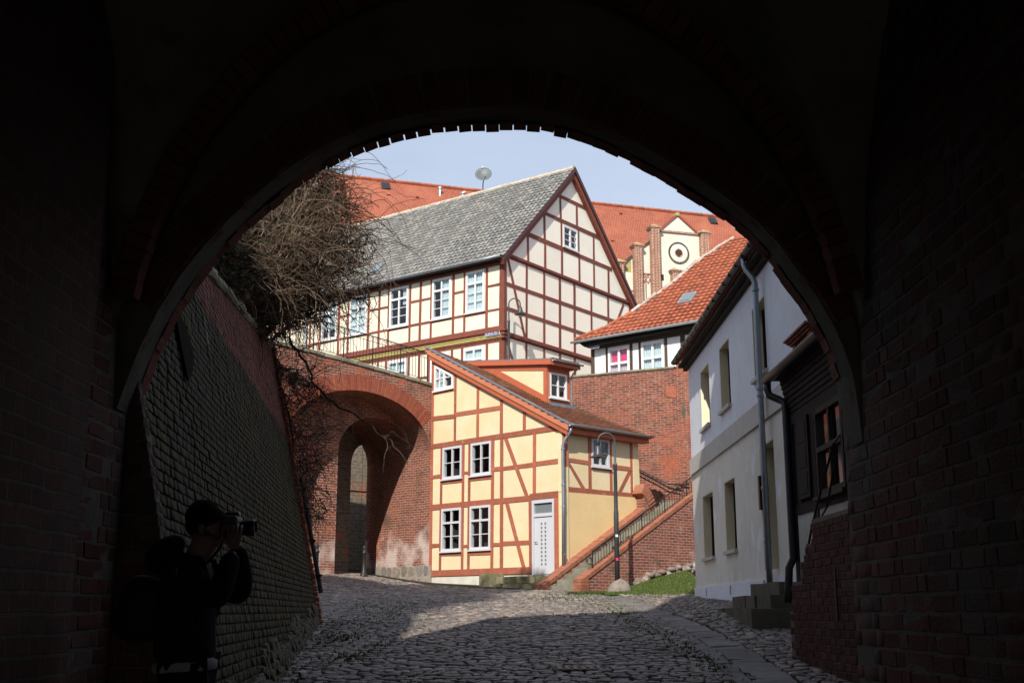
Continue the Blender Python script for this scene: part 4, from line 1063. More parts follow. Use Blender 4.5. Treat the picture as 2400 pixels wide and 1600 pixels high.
# ring of radial bricks round the arch
r6 = random.Random(8)
vb = [brick_vf(.066, .52, .12, .004, .003, r6) for _ in range(4)]; ms = []
def earc(t): return Vector((cxA-aA*math.cos(t), zS+bA*math.sin(t)))
fine = [earc(math.pi*i/400) for i in range(401)]
for p, d in arc_samples([(q.x, q.y) for q in fine], .0755):
    nx, nz = (p.x-cxA)/aA**2, (p.y-zS)/bA**2; l = math.hypot(nx, nz) or 1; nx, nz = nx/l, nz/l
    if nz < .05 and p.y < zS+.1: continue
    tx, tz = nz, -nx
    X = BF.e*tx+Vector((0, 0, tz)); Z = BF.e*nx+Vector((0, 0, nz)); c = BF.pt(p.x+nx*.25, p.y+nz*.25, .012+r6.uniform(-.004, .004))
    if p.x+nx*.5 < .0: continue
    ms.append((r6.randrange(4), mat4(X*1.06, -BF.n, Z, c)))
pieces('arch_brick', 'arch_bricks', vb, ms, 'red_brick', bridge, 300)
# coping
cp = [brick_vf(.62, .13, .5, .02, .012, r6) for _ in range(4)]; ms = []; s = -.1
while s < 7.4:
    dz = (bcope(s+.3)-bcope(s))/.3; ex = (BF.e+Vector((0, 0, dz))).normalized(); up = ex.cross(BF.n)
    if up.z < 0: up = -up
    ms.append((r6.randrange(4), mat4(ex, -BF.n, up, BF.pt(s+.31, bcope(s+.31)+.045, .05))))
    s += .625
pieces('coping_stone', 'coping_stones', cp, ms, 'copestone', bridge, 300)
v, f = prism_vf([BF.pt(-.1, 6.95, -.02), BF.pt(7.3, 6.95, -.02), BF.pt(7.3, 6.95, -3.7+.02), BF.pt(-.1, 6.95, -3.7+.02)], [BF.pt(-.1, 7.4, -.02), BF.pt(7.3, 8.0, -.02), BF.pt(7.3, 8.0, -3.7+.02), BF.pt(-.1, 7.4, -3.7+.02)])
mesh('deck', v, f, 'pave', bridge)
# fieldstone foot of the right pier (inside the arch)
PF = Frame((L0.x, L0.y), (-BN.x, -BN.y), (BE.x, BE.y))   # s runs into the arch, n points to the opening
v, f = PF.box(-.12, 3.6, .3, 1.42, -.02, .035); mesh('pier_foot', v, f, 'mortar', bridge)
ms = []; fsv = [stone_vf(7, r6) for _ in range(6)]
for row, (z0, h) in enumerate(((.66, .38), (1.06, .38))):
    s = -.1+.1*(row % 2)
    while s < 3.5:
        w = r6.uniform(.26, .58)
        ms.append((r6.randrange(6), mat4(PF.e*(w*.97), Vector((0, 0, 1))*(h*r6.uniform(.86, 1.0)), PF.n*.8, PF.pt(s+w/2, z0+h/2+r6.uniform(-.03, .03)+.05*s*.2, .02)))); s += w
pieces('foot_stone', 'foot_stones', fsv, ms, 'fieldstone', bridge, 300)
# railing on the bridge
br = root('iron_railing', BF.pt(0, 7.5), 'black wrought iron railing with scrolls along the top of the brick bridge', 'railing')
rail = lambda s, h: BF.pt(s, bcope(s)+.11+h, -.12)
for h, rad in ((1.02, .018), (.84, .010), (.10, .010)):
    v, f = tube_vf([rail(.05+i*.5, h) for i in range(15)], rad, 6); mesh('rail', v, f, 'iron', br)
s = .12; k = 0
while s < 7:
    v, f = tube_vf([rail(s, 0 if k % 9 == 0 else .1), rail(s, 1.02 if k % 9 == 0 else .86)], .020 if k % 9 == 0 else .0085, 4); mesh('post' if k % 9 == 0 else 'baluster', v, f, 'iron', br)
    s += .125; k += 1
def scroll_vf(c, e, r_, n=12, rad=.007, turns=1.4, flip=1):
    pts = [c+(e*(math.cos(q)*flip)+Vector((0, 0, 1))*math.sin(q))*(r_*(1-.55*i/n)) for i, q in enumerate([turns*2*math.pi*i/n for i in range(n+1)])]
    return tube_vf(pts, rad, 3, False)
s = .1; k = 0
while s < 7:
    v, f = scroll_vf(rail(s+.05, .93), BF.e, .068, flip=1 if k % 2 else -1); mesh('scroll', v, f, 'iron', br); s += .15; k += 1
for q in range(4):
    v, f = scroll_vf(rail(3.35, .18+q*.18), BF.e, .07, flip=1 if q % 2 else -1); mesh('scroll', v, f, 'iron', br)
# bollards by the passage
def bollard(x, y, label):
    z = G(x, y)-.03; b = root('bollard', (x, y, z), label, 'bollard', 'iron bollards by the bridge arch')
    v, f = lathe_vf((x, y, z), [(.13, 0), (.13, .10), (.09, .13), (.085, .2), (.06, .24), (.055, .72), (.075, .75), (.075, .79), (.045, .82), (.05, .9), (.06, .95), (.035, 1.0), (.01, 1.02)], 12); mesh('post', v, f, 'iron', b, smooth=True)
    v, f = lathe_vf((x, y, z+.76), [(.078, 0), (.085, .012), (.078, .025)], 12); mesh('collar', v, f, 'iron', b, smooth=True)
bollard(-5.96, 36.4, 'dark iron bollard in the shade, nearer to the mossy wall')
bollard(-4.70, 37.9, 'grey iron bollard at the foot of the bridge pier')

# ------------------------------------------------------------------ yellow half-timbered house
YC = (1.502, 34.5); dL = (-.68464, .72888); dR = (.72848, .68507)
FA = Frame(YC, dL, (-.72888, -.68464)); FB = Frame(YC, dR, (.68507, -.72848))
yh = root('yellow_house', (YC[0], YC[1], .9), 'small yellow half-timbered house with red beams beside the brick stair', 'house')
RB = 'redbeam'
rk = lambda s: 5.33+.490*s           # underside of the rake beam on the gable wall
beamsA = [((6.12, 1.18), (1.30, 1.18), .20), ((6.12, 3.31), (1.36, 3.30), .18), ((1.40, 3.33), (-.03, 3.35), .17), ((6.12, 5.33), (-.03, 5.30), .16),
          ((6.08, 1.1), (6.1, 8.2), .15), ((.02, 3.30), (.0, 5.35), .14), ((.28, 1.05), (.28, 3.26), .16),
          ((1.38, 1.10), (1.38, 3.25), .13), ((2.66, 1.2), (2.65, 5.30), .13),
          ((5.59, 1.2), (5.57, 5.30), .10), ((4.50, 1.2), (4.49, 5.30), .12), ((4.20, 1.2), (4.17, 5.30), .12), ((3.10, 1.2), (3.06, 5.30), .12),
          ((1.20, 3.33), (1.19, 5.25), .14), ((4.91, 5.33), (4.91, 7.72), .12), ((3.80, 5.33), (3.80, 7.15), .12), ((2.68, 5.33), (2.68, 6.62), .13), ((1.63, 5.32), (1.63, 6.12), .13),
          ((6.1, 6.27), (4.92, 6.22), .14), ((4.90, 6.25), (2.70, 6.23), .14), ((6.1, 7.12), (4.92, 7.12), .12),
          ((6.1, 4.30), (5.58, 4.30), .12), ((4.49, 4.31), (4.18, 4.31), .09), ((3.06, 4.31), (2.66, 4.30), .12), ((2.65, 4.29), (1.19, 4.29), .13), ((1.19, 4.30), (.0, 4.31), .14),
          ((6.1, 2.06), (5.59, 2.06), .12), ((4.52, 1.99), (4.20, 1.98), .09), ((3.10, 1.98), (2.66, 1.98), .12), ((2.66, 1.99), (1.38, 1.99), .13),
          ((5.59, 1.78), (4.51, 1.77), .14), ((4.20, 1.77), (3.11, 1.76), .14), ((5.58, 4.10), (4.50, 4.09), .14), ((4.18, 4.10), (3.07, 4.09), .14),
          ((2.50, 5.26), (1.50, 3.32), .15), ((2.42, 3.24), (1.66, 1.22), .14)]
outA = [(6.16, 1.09), (-.06, 1.09), (-.06, rk(-.06)), (6.16, rk(6.16))]
holesA = [(4.56, 5.53, 1.86, 3.22), (3.16, 4.13, 1.86, 3.22), (4.55, 5.51, 4.18, 5.22), (3.14, 4.10, 4.18, 5.22), (.36, 1.30, 1.0, 3.23), (5.0, 6.02, 7.19, 8.3)]
def ymat(c):
    xs_ = [p[0] for p in c]; zs_ = [p[1] for p in c]
    return 'yellow'
# brace beams must not split panels into window cells: rails first, braces last
timber_wall(FA, yh, outA, beamsA, holesA, ymat, RB)
v, f = FA.prism([(6.14, rk(6.14)-.16), (-.05, rk(-.05)-.16), (-.05, rk(-.05)), (6.14, rk(6.14))], -.1, .03); mesh('beam', v, f, 'redbeam', yh)
# windows
for (a, b, z0, z1, tr, rows) in ((4.56, 5.53, 1.86, 3.22, .66, (2, 1)), (3.16, 4.13, 1.86, 3.22, .66, (2, 1)), (4.55, 5.51, 4.18, 5.22, None, (2,)), (3.14, 4.10, 4.18, 5.22, None, (2,))):
    window(FA, yh, a, b, z0, z1, 'greyframe', .075, tr, 2, rows, d0=-.10, d1=.035, curtain=('interior', [(0, .12, .02, .98)]))
# gable window with slanted head
gw = MB(); zt = lambda s: rk(s)-.19
o4 = [(5.02, 7.19), (6.0, 7.19), (6.0, zt(6.0)), (5.02, zt(5.02))]
i4 = [(5.10, 7.27), (5.92, 7.27), (5.92, zt(5.92)-.08), (5.10, zt(5.10)-.09)]
for q in range(4):
    r_ = (q+1) % 4; gw.add(*FA.prism([o4[q], o4[r_], i4[r_], i4[q]], -.1, .035))
gw.add(*FA.prism([(5.46, 7.27), (5.54, 7.27), (5.54, zt(5.54)-.08), (5.46, zt(5.46)-.08)], -.09, .025)); gw.add(*FA.box(5.10, 5.46, 7.56, 7.59, -.08, .012)); gw.add(*FA.box(5.54, 5.92, 7.56, 7.59, -.08, .012))
gwo = gw.build('window', 'white', yh)
gwo['label'] = 'window with slanted head under the rake'
for (a, b) in ((5.10, 5.46), (5.54, 5.92)):
    v, f = FA.prism([(a, 7.27), (b, 7.27), (b, 7.555), (a, 7.555)], -.07, -.064); mesh('pane', v, f, 'glass', gwo)
    v, f = FA.prism([(a, 7.595), (b, 7.595), (b, zt(b)-.08), (a, zt(a)-.08)], -.07, -.064); mesh('pane', v, f, 'glass', gwo)
v, f = FA.box(4.98, 6.04, 7.13, 7.18, -.02, .08); mesh('sill', v, f, 'white', gwo)
# door with two columns of little square lights
db = MB(); db.add(*FA.box(.37, .44, 1.03, 3.22, -.10, .03)); db.add(*FA.box(1.22, 1.30, 1.03, 3.22, -.10, .03)); db.add(*FA.box(.44, 1.22, 3.12, 3.22, -.10, .03)); db.add(*FA.box(.44, 1.22, 2.72, 2.82, -.10, .03))
door = db.build('door', 'doorgrey', yh); door['label'] = 'grey-white front door with two columns of little square lights'
v, f = FA.box(.445, 1.215, 1.04, 2.715, -.06, -.004); mesh('leaf', v, f, 'doorgrey', door)
v, f = FA.box(.445, 1.215, 2.825, 3.115, -.04, -.03); mesh('fanlight', v, f, 'frost', door)
for q in range(11):
    for cx_ in (.755, .915):
        v, f = FA.box(cx_-.032, cx_+.032, 1.30+q*.118, 1.365+q*.118, -.02, .0015); mesh('door_light', v, f, 'frost', door)
v, f = tube_vf([FA.pt(1.16, 1.98, 0), FA.pt(1.16, 1.98, .06), FA.pt(1.04, 1.98, .06)], .012, 6); mesh('handle', v, f, 'steel', door)
# plinth, door steps
v, f = FA.prism([(6.16, .3), (2.55, .3), (2.55, 1.085), (6.16, 1.075)], -.4, -.015); mesh('plinth', v, f, 'plinth', yh)
v, f = FA.prism([(2.55, .3), (-.1, .3), (-.1, 1.085), (2.55, 1.085)], -.4, -.03); mesh('plinth', v, f, 'plinth', yh)
steps = root('door_steps', FA.pt(1.3, .45, .4), 'mossy sandstone steps below the grey-white front door', 'steps')
for i, (a0, a1, z0, z1, d) in enumerate(((2.50, .12, .78, 1.0, .34), (2.48, .05, .58, .775, .62), (2.44, -.02, .38, .575, .88))):
    x = a1
    while x < a0-.05:
        w = min(rng.uniform(.5, .9), a0-x); v, f = FA.prism([(x+.004, z0), (x+w-.004, z0+rng.uniform(0, .01)), (x+w-.006, z1+rng.uniform(-.02, 0)), (x+.006, z1+rng.uniform(-.02, 0))], -.0-.03, d+rng.uniform(-.03, .03)); mesh('step_stone', v, f, 'stone', steps); x += w
v, f = FA.prism([(2.88, .3), (2.56, .3), (2.56, 1.09), (2.88, 1.07)], -.012, .72); mesh('cheek_stone', v, f, 'stone', steps)
# right wall (towards the stair)
outB = [(-.04, 3.40), (3.14, 3.44), (3.14, 5.2), (-.04, 5.2)]
beamsB = [((0.0, 3.47), (3.12, 3.48), .16), ((.08, 3.4), (.08, 5.2), .20), ((0, 5.16), (3.12, 5.16), .12), ((1.15, 3.5), (1.15, 5.15), .12), ((2.10, 3.5), (2.10, 5.15), .12), ((3.05, 3.5), (3.05, 5.18), .11),
          ((.1, 4.36), (1.15, 4.33), .12), ((2.1, 4.30), (3.05, 4.31), .12), ((1.15, 4.20), (2.10, 4.20), .09), ((.22, 4.26), (.86, 3.54), .12), ((2.98, 4.24), (2.46, 3.54), .12)]
timber_wall(FB, yh, outB, beamsB, [(1.23, 2.03, 4.25, 5.10)], 'yellow', RB)
window(FB, yh, 1.23, 2.03, 4.25, 5.10, 'greyframe', .07, None, 2, (2,), d0=-.10, d1=.03)
v, f = FB.prism([(-.04, .3), (3.42, .3), (3.42, 3.40), (3.14, 3.42), (-.04, 3.385)], -.16, .035); mesh('lower_wall', v, f, 'ochre', yh)
v, f = FB.prism([(3.13, 3.40), (3.44, 3.40), (3.38, 5.2), (3.13, 5.2)], -.16, .012); mesh('end_strip', v, f, 'yellow', yh)
v, f = FB.prism([(-.05, .9), (.13, 1.1), (.13, 3.36), (-.05, 3.36)], -.1, .045); mesh('corner_strip', v, f, 'yellow', yh)
# far sides (closed)
pA = FB.pt(3.36, 0, -.1); pB = FA.pt(6.0, 0, -.35); 
v, f = prism_vf([(pA.x, pA.y, .3), (pB.x, pB.y, .3), (pB.x+.05, pB.y+.1, .3), (pA.x+.05, pA.y+.1, .3)], [(pA.x, pA.y, 5.2), (pB.x, pB.y, 8.1), (pB.x+.05, pB.y+.1, 8.1), (pA.x+.05, pA.y+.1, 5.2)]); mesh('rear_wall', v, f, 'interior', yh)
# roof
def RP(s, r, h=0.): return FA.O+FA.e*s+FB.e*r+Vector((0, 0, 5.50+.505*s+h))
poly = [(-.36, -.14), (-.36, 3.62), (6.32, .35), (6.32, -.14)]
v, f = prism_vf([RP(s, r, -.07) for s, r in poly], [RP(s, r, .0) for s, r in poly]); mesh('roof', v, f, 'orangeboard', yh)
slope = (FA.e+Vector((0, 0, .505))).normalized(); kf = math.sqrt(1+.505**2)
tile_roof(yh, RP(-.36, 0, 0), FB.e, slope, [(-.10, 0), (3.60, 0), (.33, 6.66*kf), (-.10, 6.66*kf)], .17, .155, 'tilebrown', 300, .0, .016, flat=True, lift=.008)
# rake boards and verge flashing
v, f = FA.prism([(-.36, 5.50+.505*-.36-.17), (6.34, 5.50+.505*6.34-.17), (6.34, 5.50+.505*6.34+.02), (-.36, 5.50+.505*-.36+.02)], .125, .155); mesh('barge_board', v, f, 'bargeorange', yh)
v, f = FA.prism([(-.30, 5.50+.505*-.30-.33), (6.20, 5.50+.505*6.20-.33), (6.20, 5.50+.505*6.20-.13), (-.30, 5.50+.505*-.30-.13)], .02, .12); mesh('soffit_board', v, f, 'orangeboard', yh)
v, f = FA.prism([(-.38, 5.50+.505*-.38+.022), (6.36, 5.50+.505*6.36+.022), (6.36, 5.50+.505*6.36+.06), (-.38, 5.50+.505*-.38+.06)], .02, .17); mesh('verge_flashing', v, f, 'zinc', yh)
# eave fascia, soffit, gutter
v, f = FB.box(-.05, 3.60, 5.12, 5.30, .015, .28); mesh('eave_board', v, f, 'orangeboard', yh)
gz = 5.26
def gutter(F, a0, a1, z, d, rad, mat, parent, name='gutter', slope_z=0., n=8):
    vs, fs = [], []
    m = 8
    for q in range(m+1):
        s = a0+(a1-a0)*q/m
        for k in range(n+1):
            t = math.pi*k/n; vs.append(F.pt(s, z+slope_z*(s-a0)-rad*math.sin(t), d+rad*math.cos(t)))
    for q in range(m):
        for k in range(n): a = q*(n+1)+k; fs.append((a, a+1, a+n+2, a+n+1))
    o = mesh(name, vs, fs, mat, parent, smooth=True); so = o.modifiers.new('s', 'SOLIDIFY'); so.thickness = .008; return o
gutter(FB, -.12, 3.64, 5.34, .42, .065, 'zinc', yh)
# downpipe at the corner
dpts = [FB.pt(.0, 5.30, .36), FB.pt(-.01, 5.16, .34), FB.pt(-.10, 4.86, .16), FB.pt(-.12, 4.70, .12), FB.pt(-.12, 3.0, .12), FB.pt(-.15, 1.0, .12)]
v, f = tube_vf(dpts, .05, 10); dpp = mesh('downpipe', v, f, 'zinc', yh, smooth=True)
for z in (4.6, 3.55, 2.9, 1.55): v, f = lathe_vf(FB.pt(-.12, z, .12), [(.056, 0), (.062, .012), (.062, .04), (.056, .05)], 10); mesh('pipe_collar', v, f, 'zinc', dpp)
# dormer
FD = Frame(RP(1.75, 0).xy, FB.e.xy, FB.n.xy)         # front plane of the dormer, s along the eave
dz = 6.38
D0, D1 = 1.10, 2.14
dm = MB()
dm.add(*FD.box(D0, D0+.13, dz, 7.56, -.1, 0)); dm.add(*FD.box(D1-.13, D1, dz-.02, 7.56, -.1, 0)); dm.add(*FD.box(D0+.13, D1-.13, 7.40, 7.56, -.1, .0)); dm.add(*FD.box(D0+.13, D1-.13, dz, 6.58, -.1, 0)); dm.add(*FD.box(D0-.06, D1+.10, 7.56, 7.70, -.1, .10))
dorm = dm.build('dormer', 'orangeboard', yh)
FS = Frame(FD.pt(D0, 0, 0).xy, FA.e.xy, FA.n.xy)      # left cheek, s runs back up the slope
rz = lambda s: 5.50+.505*(1.75+s)
tz = lambda s: 7.58+.135*s
v, f = FS.prism([(.0, rz(0)-.02), (0, 7.58), (3.2, tz(3.2)), (3.2, rz(3.2)-.02)], -.06, -.004); mesh('cheek', v, f, 'yellow', dorm)
v, f = FS.prism([(0, rz(0)-.02), (0, rz(0)+.20), (2.6, rz(2.6)+.24), (3.4, rz(3.4)-.02)], -.03, .02); mesh('cheek_board', v, f, 'orangeboard', dorm)
v, f = FS.prism([(-.02, 7.42), (-.02, 7.60), (3.3, tz(3.3)+.02), (3.3, tz(3.3)-.12)], -.03, .018); mesh('cheek_board', v, f, 'orangeboard', dorm)
v, f = FS.prism([(-.012, rz(0)), (.14, rz(.14)), (.14, 7.44), (-.012, 7.43)], -.03, .023); mesh('cheek_board', v, f, 'orangeboard', dorm)
# dormer roof
FDo = lambda s, r, h: FD.pt(r, 7.72+.135*s+h, -s)
q4 = [(-.28, D0-.12), (-.28, D1+.22), (4.3, D1+.22), (4.3, D0-.12)]
v, f = prism_vf([FDo(s, r, -.11) for s, r in q4], [FDo(s, r, .05) for s, r in q4]); mesh('dormer_roof', v, f, 'orangeboard', dorm)
v, f = prism_vf([FDo(s, r, .053) for s, r in q4], [FDo(s, r, .085) for s, r in q4]); mesh('dormer_covering', v, f, 'zinc', dorm)
for i in range(9):
    s = D0-.05+.14*i; v, f = FD.box(s, s+.12, 7.76, 7.80, .16, .30); mesh('dormer_tile', v, f, 'tilebrown', dorm)
gutter(FD, D0-.05, D1+.28, 7.73, .34, .05, 'zinc', dorm)
window(FD, yh, D0+.13, D1-.14, 6.585, 7.395, 'white', .06, None, 2, (2,), d0=-.08, d1=.02, label='white dormer window')
v, f = FD.prism([(D0, dz-.11), (D1+.05, dz-.11), (D1+.05, dz), (D0, dz)], -.02, .20); mesh('lead_apron', v, f, 'zinc', dorm)
v, f = tube_vf([FD.pt(D1+.16, 7.66, .30), FD.pt(D1+.06, 7.45, .10), FD.pt(D1+.03, 7.3, .04), FD.pt(D1+.03, 6.4, .04)], .025, 6); mesh('dormer_pipe', v, f, 'zinc', dorm)
v, f = FD.box(D0+.02, D1-.02, dz, 7.5, -3.0, -2.9); mesh('dormer_back', v, f, 'interior', dorm)
v, f = FD.prism([(D1-.05, dz-.1), (D1, dz-.1), (D1, 7.58), (D1-.05, 7.58)], -2.2, -.1); mesh('cheek', v, f, 'orangeboard', dorm)

# ------------------------------------------------------------------ big half-timbered house on the upper street
BC = (-.327, 46.0); eL = (-.8006, .5991); eR = (.5991, .8006)
HA = Frame(BC, eL, (-.5991, -.8006)); HB = Frame(BC, eR, (.8006, -.5991))
bh = root('timber_framed_house', (BC[0], BC[1], 7.55), 'large cream half-timbered house with grey tiled roof above the brick bridge', 'house')
LEN = 15.5; WID = 9.95
BB = 'brownbeam'
W = [(.98, 1.98), (2.78, 3.82), (5.17, 6.27), (7.64, 8.70), (9.48, 10.5)]
bA_ = [((0, 13.90), (LEN, 13.92), .22), ((0, 11.12), (LEN, 11.12), .20), ((.12, 11.1), (.10, 13.9), .24)]
for s in (.89, 2.06, 2.67, 3.89, 4.50, 5.09, 6.34, 6.90, 7.55, 8.78, 9.39, 10.6, 11.25, 12.6, 13.9): bA_.append(((s, 11.15), (s-.01, 13.85), .12))
for (a, b) in ((.12, .89), (2.06, 2.67), (3.89, 4.50), (4.50, 5.09), (6.34, 6.90), (6.90, 7.55), (8.78, 9.39), (10.6, 11.25), (11.25, 12.6), (12.6, 13.9)):
    bA_.append(((a, 12.96), (b, 12.96), .10)); bA_.append(((a, 11.92), (b, 11.92), .10))
for (a, b) in ((.89, 2.06), (2.67, 3.89), (5.09, 6.34), (7.55, 8.78), (9.39, 10.6)): bA_.append(((a, 11.90), (b, 11.90), .09))
holes = [(a, b, 11.97, 13.74) for a, b in W]
timber_wall(HA, bh, [(0, 11.05), (LEN, 11.05), (LEN, 13.98), (0, 13.98)], bA_, holes, 'cream', BB)
cur = {0: [(.08, .92, .05, .95)], 1: [(.1, .48, .08, .95)], 2: [(.08, .35, .55, .95)], 3: [(.08, .92, .05, .95)], 4: [(.1, .9, .3, .9)]}
for i, (a, b) in enumerate(W):
    window(HA, bh, a, b, 11.98, 13.74, 'white', .10, .70, 2, (3, 1), d0=-.09, d1=.045, mull=.07, curtain=('curtain', cur[i]))
# ground storey
W2 = [(1.0, 2.06), (2.82, 3.86), (5.2, 6.3), (7.7, 8.75), (9.6, 10.6)]
bA2 = [((0, 10.62), (LEN, 10.62), .14), ((.12, 7.5), (.12, 10.6), .24)]
for s in (.86, 2.15, 2.70, 3.95, 4.5, 5.1, 6.4, 6.9, 7.6, 8.85, 9.5, 10.7, 12, 13.4): bA2.append(((s, 7.5), (s, 10.6), .12))
for (a, b) in ((.12, .86), (2.15, 2.70), (3.95, 4.5), (4.5, 5.1), (6.4, 6.9), (6.9, 7.6), (8.85, 9.5)): bA2.append(((a, 9.55), (b, 9.55), .10))
timber_wall(HA, bh, [(0, 7.5), (LEN, 7.5), (LEN, 10.66), (0, 10.66)], bA2, [(a, b, 8.85, 10.50) for a, b in W2], 'cream', BB)
for (a, b) in W2: window(HA, bh, a, b, 8.86, 10.48, 'white', .10, .70, 2, (3, 1), d0=-.09, d1=.045, mull=.07, curtain=('curtain', [(.08, .92, .05, .95)]))
# storey band: mouldings with the yellow-green carved beam
for (z0, z1, d0, d1, m) in ((11.02, 11.12, -.1, .10, BB), (10.97, 11.018, -.1, .14, BB), (10.90, 10.966, -.1, .09, BB), (10.84, 10.897, -.1, .075, 'bandyellow'), (10.78, 10.837, -.1, .055, 'bandyellow'), (10.735, 10.777, -.1, .085, 'bandyellow'), (10.66, 10.732, -.1, .05, BB)):
    v, f = HA.box(-.06, LEN, z0, z1, d0, d1); mesh('moulding', v, f, m, bh)
v, f = HA.box(-.02, LEN, 13.92, 14.12, -.1, .16); mesh('eave_board', v, f, 'blacktimber', bh)
v, f = HA.box(-.02, LEN, 13.78, 13.918, -.1, .06); mesh('wall_plate', v, f, BB, bh)
# gable
zr = lambda s: 14.22+min(s+.05, WID-s+.05)*1.035
ap = 19.35
bG = [((.0, 14.18), (WID, 14.18), .20), ((.0, 10.86), (WID, 10.83), .24), ((1.60, 15.49), (8.3, 15.50), .18), ((2.72, 16.77), (7.2, 16.79), .16), ((3.70, 17.89), (6.2, 17.91), .15),
      ((0, 12.99), (WID, 13.05), .15), ((0, 11.95), (WID, 11.97), .15), ((0, 9.7), (WID, 9.7), .14),
      ((.09, 7.6), (.07, 14.2), .18), ((9.85, 7.6), (9.85, 14.2), .18)]
for s in (1.52, 2.79, 3.96, 5.10, 6.47, 7.89): bG.append(((s-.03, 7.6), (s+.04, 14.15), .13))
for s in (1.66, 2.90, 4.18, 5.56, 6.77, 8.0): bG.append(((s, 14.2), (s, 15.5), .12))
for s in (2.87, 4.17, 5.52, 6.78): bG.append(((s, 15.5), (s, 16.77), .12))
for s in (4.11, 5.41): bG.append(((s, 16.78), (s, 17.9), .12))
bG += [((.24, 14.1), (1.42, 10.95), .13), ((9.30, 14.05), (8.66, 13.05), .13), ((.15, 10.7), (.62, 9.75), .13)]
timber_wall(HB, bh, [(0, 7.5), (WID, 7.5), (WID, 14.2), (WID/2, ap-.05), (0, 14.2)], bG, [(4.27, 5.42, 15.62, 16.62)], 'creamgable', BB, proud=.02)
window(HB, bh, 4.27, 5.42, 15.62, 16.62, 'white', .09, None, 2, (3,), d0=-.09, d1=.05, mull=.09, label='small white attic window in the gable')
for k, (z0, z1, d1) in enumerate(((10.80, 10.90, .10), (10.905, 10.96, .06), (14.16, 14.27, .09))): 
    v, f = HB.box(-.06, WID, z0, z1, -.1, d1); mesh('moulding', v, f, BB, bh)
# little beam-end brackets at the corner under the storey band
for i in range(3):
    v, f = HB.box(-.14, .10, 10.68-.0+i*.14, 10.76+i*.14, -.05, .10+.03*i); mesh('bracket', v, f, BB, bh)
# roof slabs and barge boards
def RG(s, z, d): return HB.pt(s, z, d)
for sgn in (0, 1):
    a = (-.35, 13.98) if not sgn else (WID+.35, 13.98)
    q = [RG(a[0], a[1], .22), RG(WID/2, ap+.08, .22), RG(WID/2, ap+.08, -LEN), RG(a[0], a[1], -LEN)]
    v, f = prism_vf([p-Vector((0, 0, .10)) for p in q], q); mesh('roof', v, f, 'darkbarge', bh)
    p0 = (a[0], a[1]-.02); p1 = (WID/2, ap+.14)
    st4 = [(p0[0], p0[1]-.13), (p1[0], p1[1]-.24), (p1[0], p1[1]), (p0[0], p0[1]+.06)]
    v, f = HB.prism(st4, .225, .265); mesh('barge_board', v, f, 'darkbarge', bh)
    st5 = [(p0[0]+(.12 if not sgn else -.12), p0[1]-.26), (p1[0], p1[1]-.52), (p1[0], p1[1]-.26), (p0[0], p0[1]-.05)]
    v, f = HB.prism(st5, .03, .20); mesh('rafter', v, f, BB, bh)
v, f = HB.box(WID+.02, WID+.40, 13.84, 13.98, -.5, .26); mesh('purlin_end', v, f, 'darkbarge', bh)
sl_v = (HB.e+Vector((0, 0, (ap+.08-13.98)/(WID/2+.35)))).normalized(); sl_len = math.hypot(WID/2+.35, ap+.08-13.98)
tile_roof(bh, RG(-.37, 13.98, .26), HA.e, sl_v, [(0, 0), (LEN-.3, 0), (LEN-.3, sl_len), (0, sl_len)], .245, .30, 'tilegrey', 300, .050, .026, jit=.012, score=lambda p: p.y)
# ridge tiles
rv = [lathe_vf((0, 0, 0), [(.13, 0), (.15, .36)], 8) for _ in range(2)]; ms = []; s = 0
while s < LEN-.3:
    ms.append((0, mat4(Vector((0, 0, 1)), Vector(HA.e).cross(Vector((0, 0, 1))), -Vector(HA.e), HB.pt(WID/2, ap+.06+rng.uniform(-.01, .012), .2-s-.0)+Vector(HA.e)*.36))); s += .34
pieces('ridge_tile', 'ridge_tiles', rv, ms, 'ridgemortar', bh, 300)
v, f = HA.box(0, 1, 0, 1, 0, 1)
gutter(HA, -.18, LEN, 14.02, .44, .075, 'zinc', bh)
v, f = tube_vf([HA.pt(11.4, 14, .40), HA.pt(11.4, 13.7, .12), HA.pt(11.4, 7.6, .12)], .055, 8); mesh('downpipe', v, f, 'zinclight', bh)
# rear and end walls
v, f = HA.box(LEN-.2, LEN, 7.5, 14, -WID, -.2); mesh('end_wall', v, f, 'cream', bh)
v, f = HA.box(.3, LEN, 7.5, 14, -WID, -WID+.2); mesh('rear_wall', v, f, 'cream', bh)
v, f = HA.box(.3, LEN-.3, 10.75, 10.85, -WID+.3, -.3); mesh('floor', v, f, 'interior', bh)
v, f = HA.box(.3, LEN-.3, 14.0, 14.1, -WID+.3, -.3); mesh('attic_floor', v, f, 'interior', bh)
# roof light in the grey roof
sn = HA.e.cross(sl_v).normalized(); sn = sn if sn.z > 0 else -sn
sp = RG(-.37, 13.98, .26)+HA.e*7.9+sl_v*1.5
v, f = box_vf(sp+sn*.10, HA.e, sl_v, sn, .26, .34, .04); mesh('roof_light', v, f, 'frost', bh)
# street name plate on the storey band
pl = MB(); pl.add(*HA.box(.13, .86, 10.83, 11.01, .115, .128)); plate = pl.build('street_sign', 'signwhite')
tag(plate, 'blue street name plate on the corner of the cream house', 'sign')
v, f = HA.box(.15, .84, 10.847, 10.993, .128, .131); mesh('plate_field', v, f, 'signblue', plate)
text_mesh('lettering', 'Lehrer-Str.', HA, .495, 10.918, .1325, .135, 'signwhite', plate)
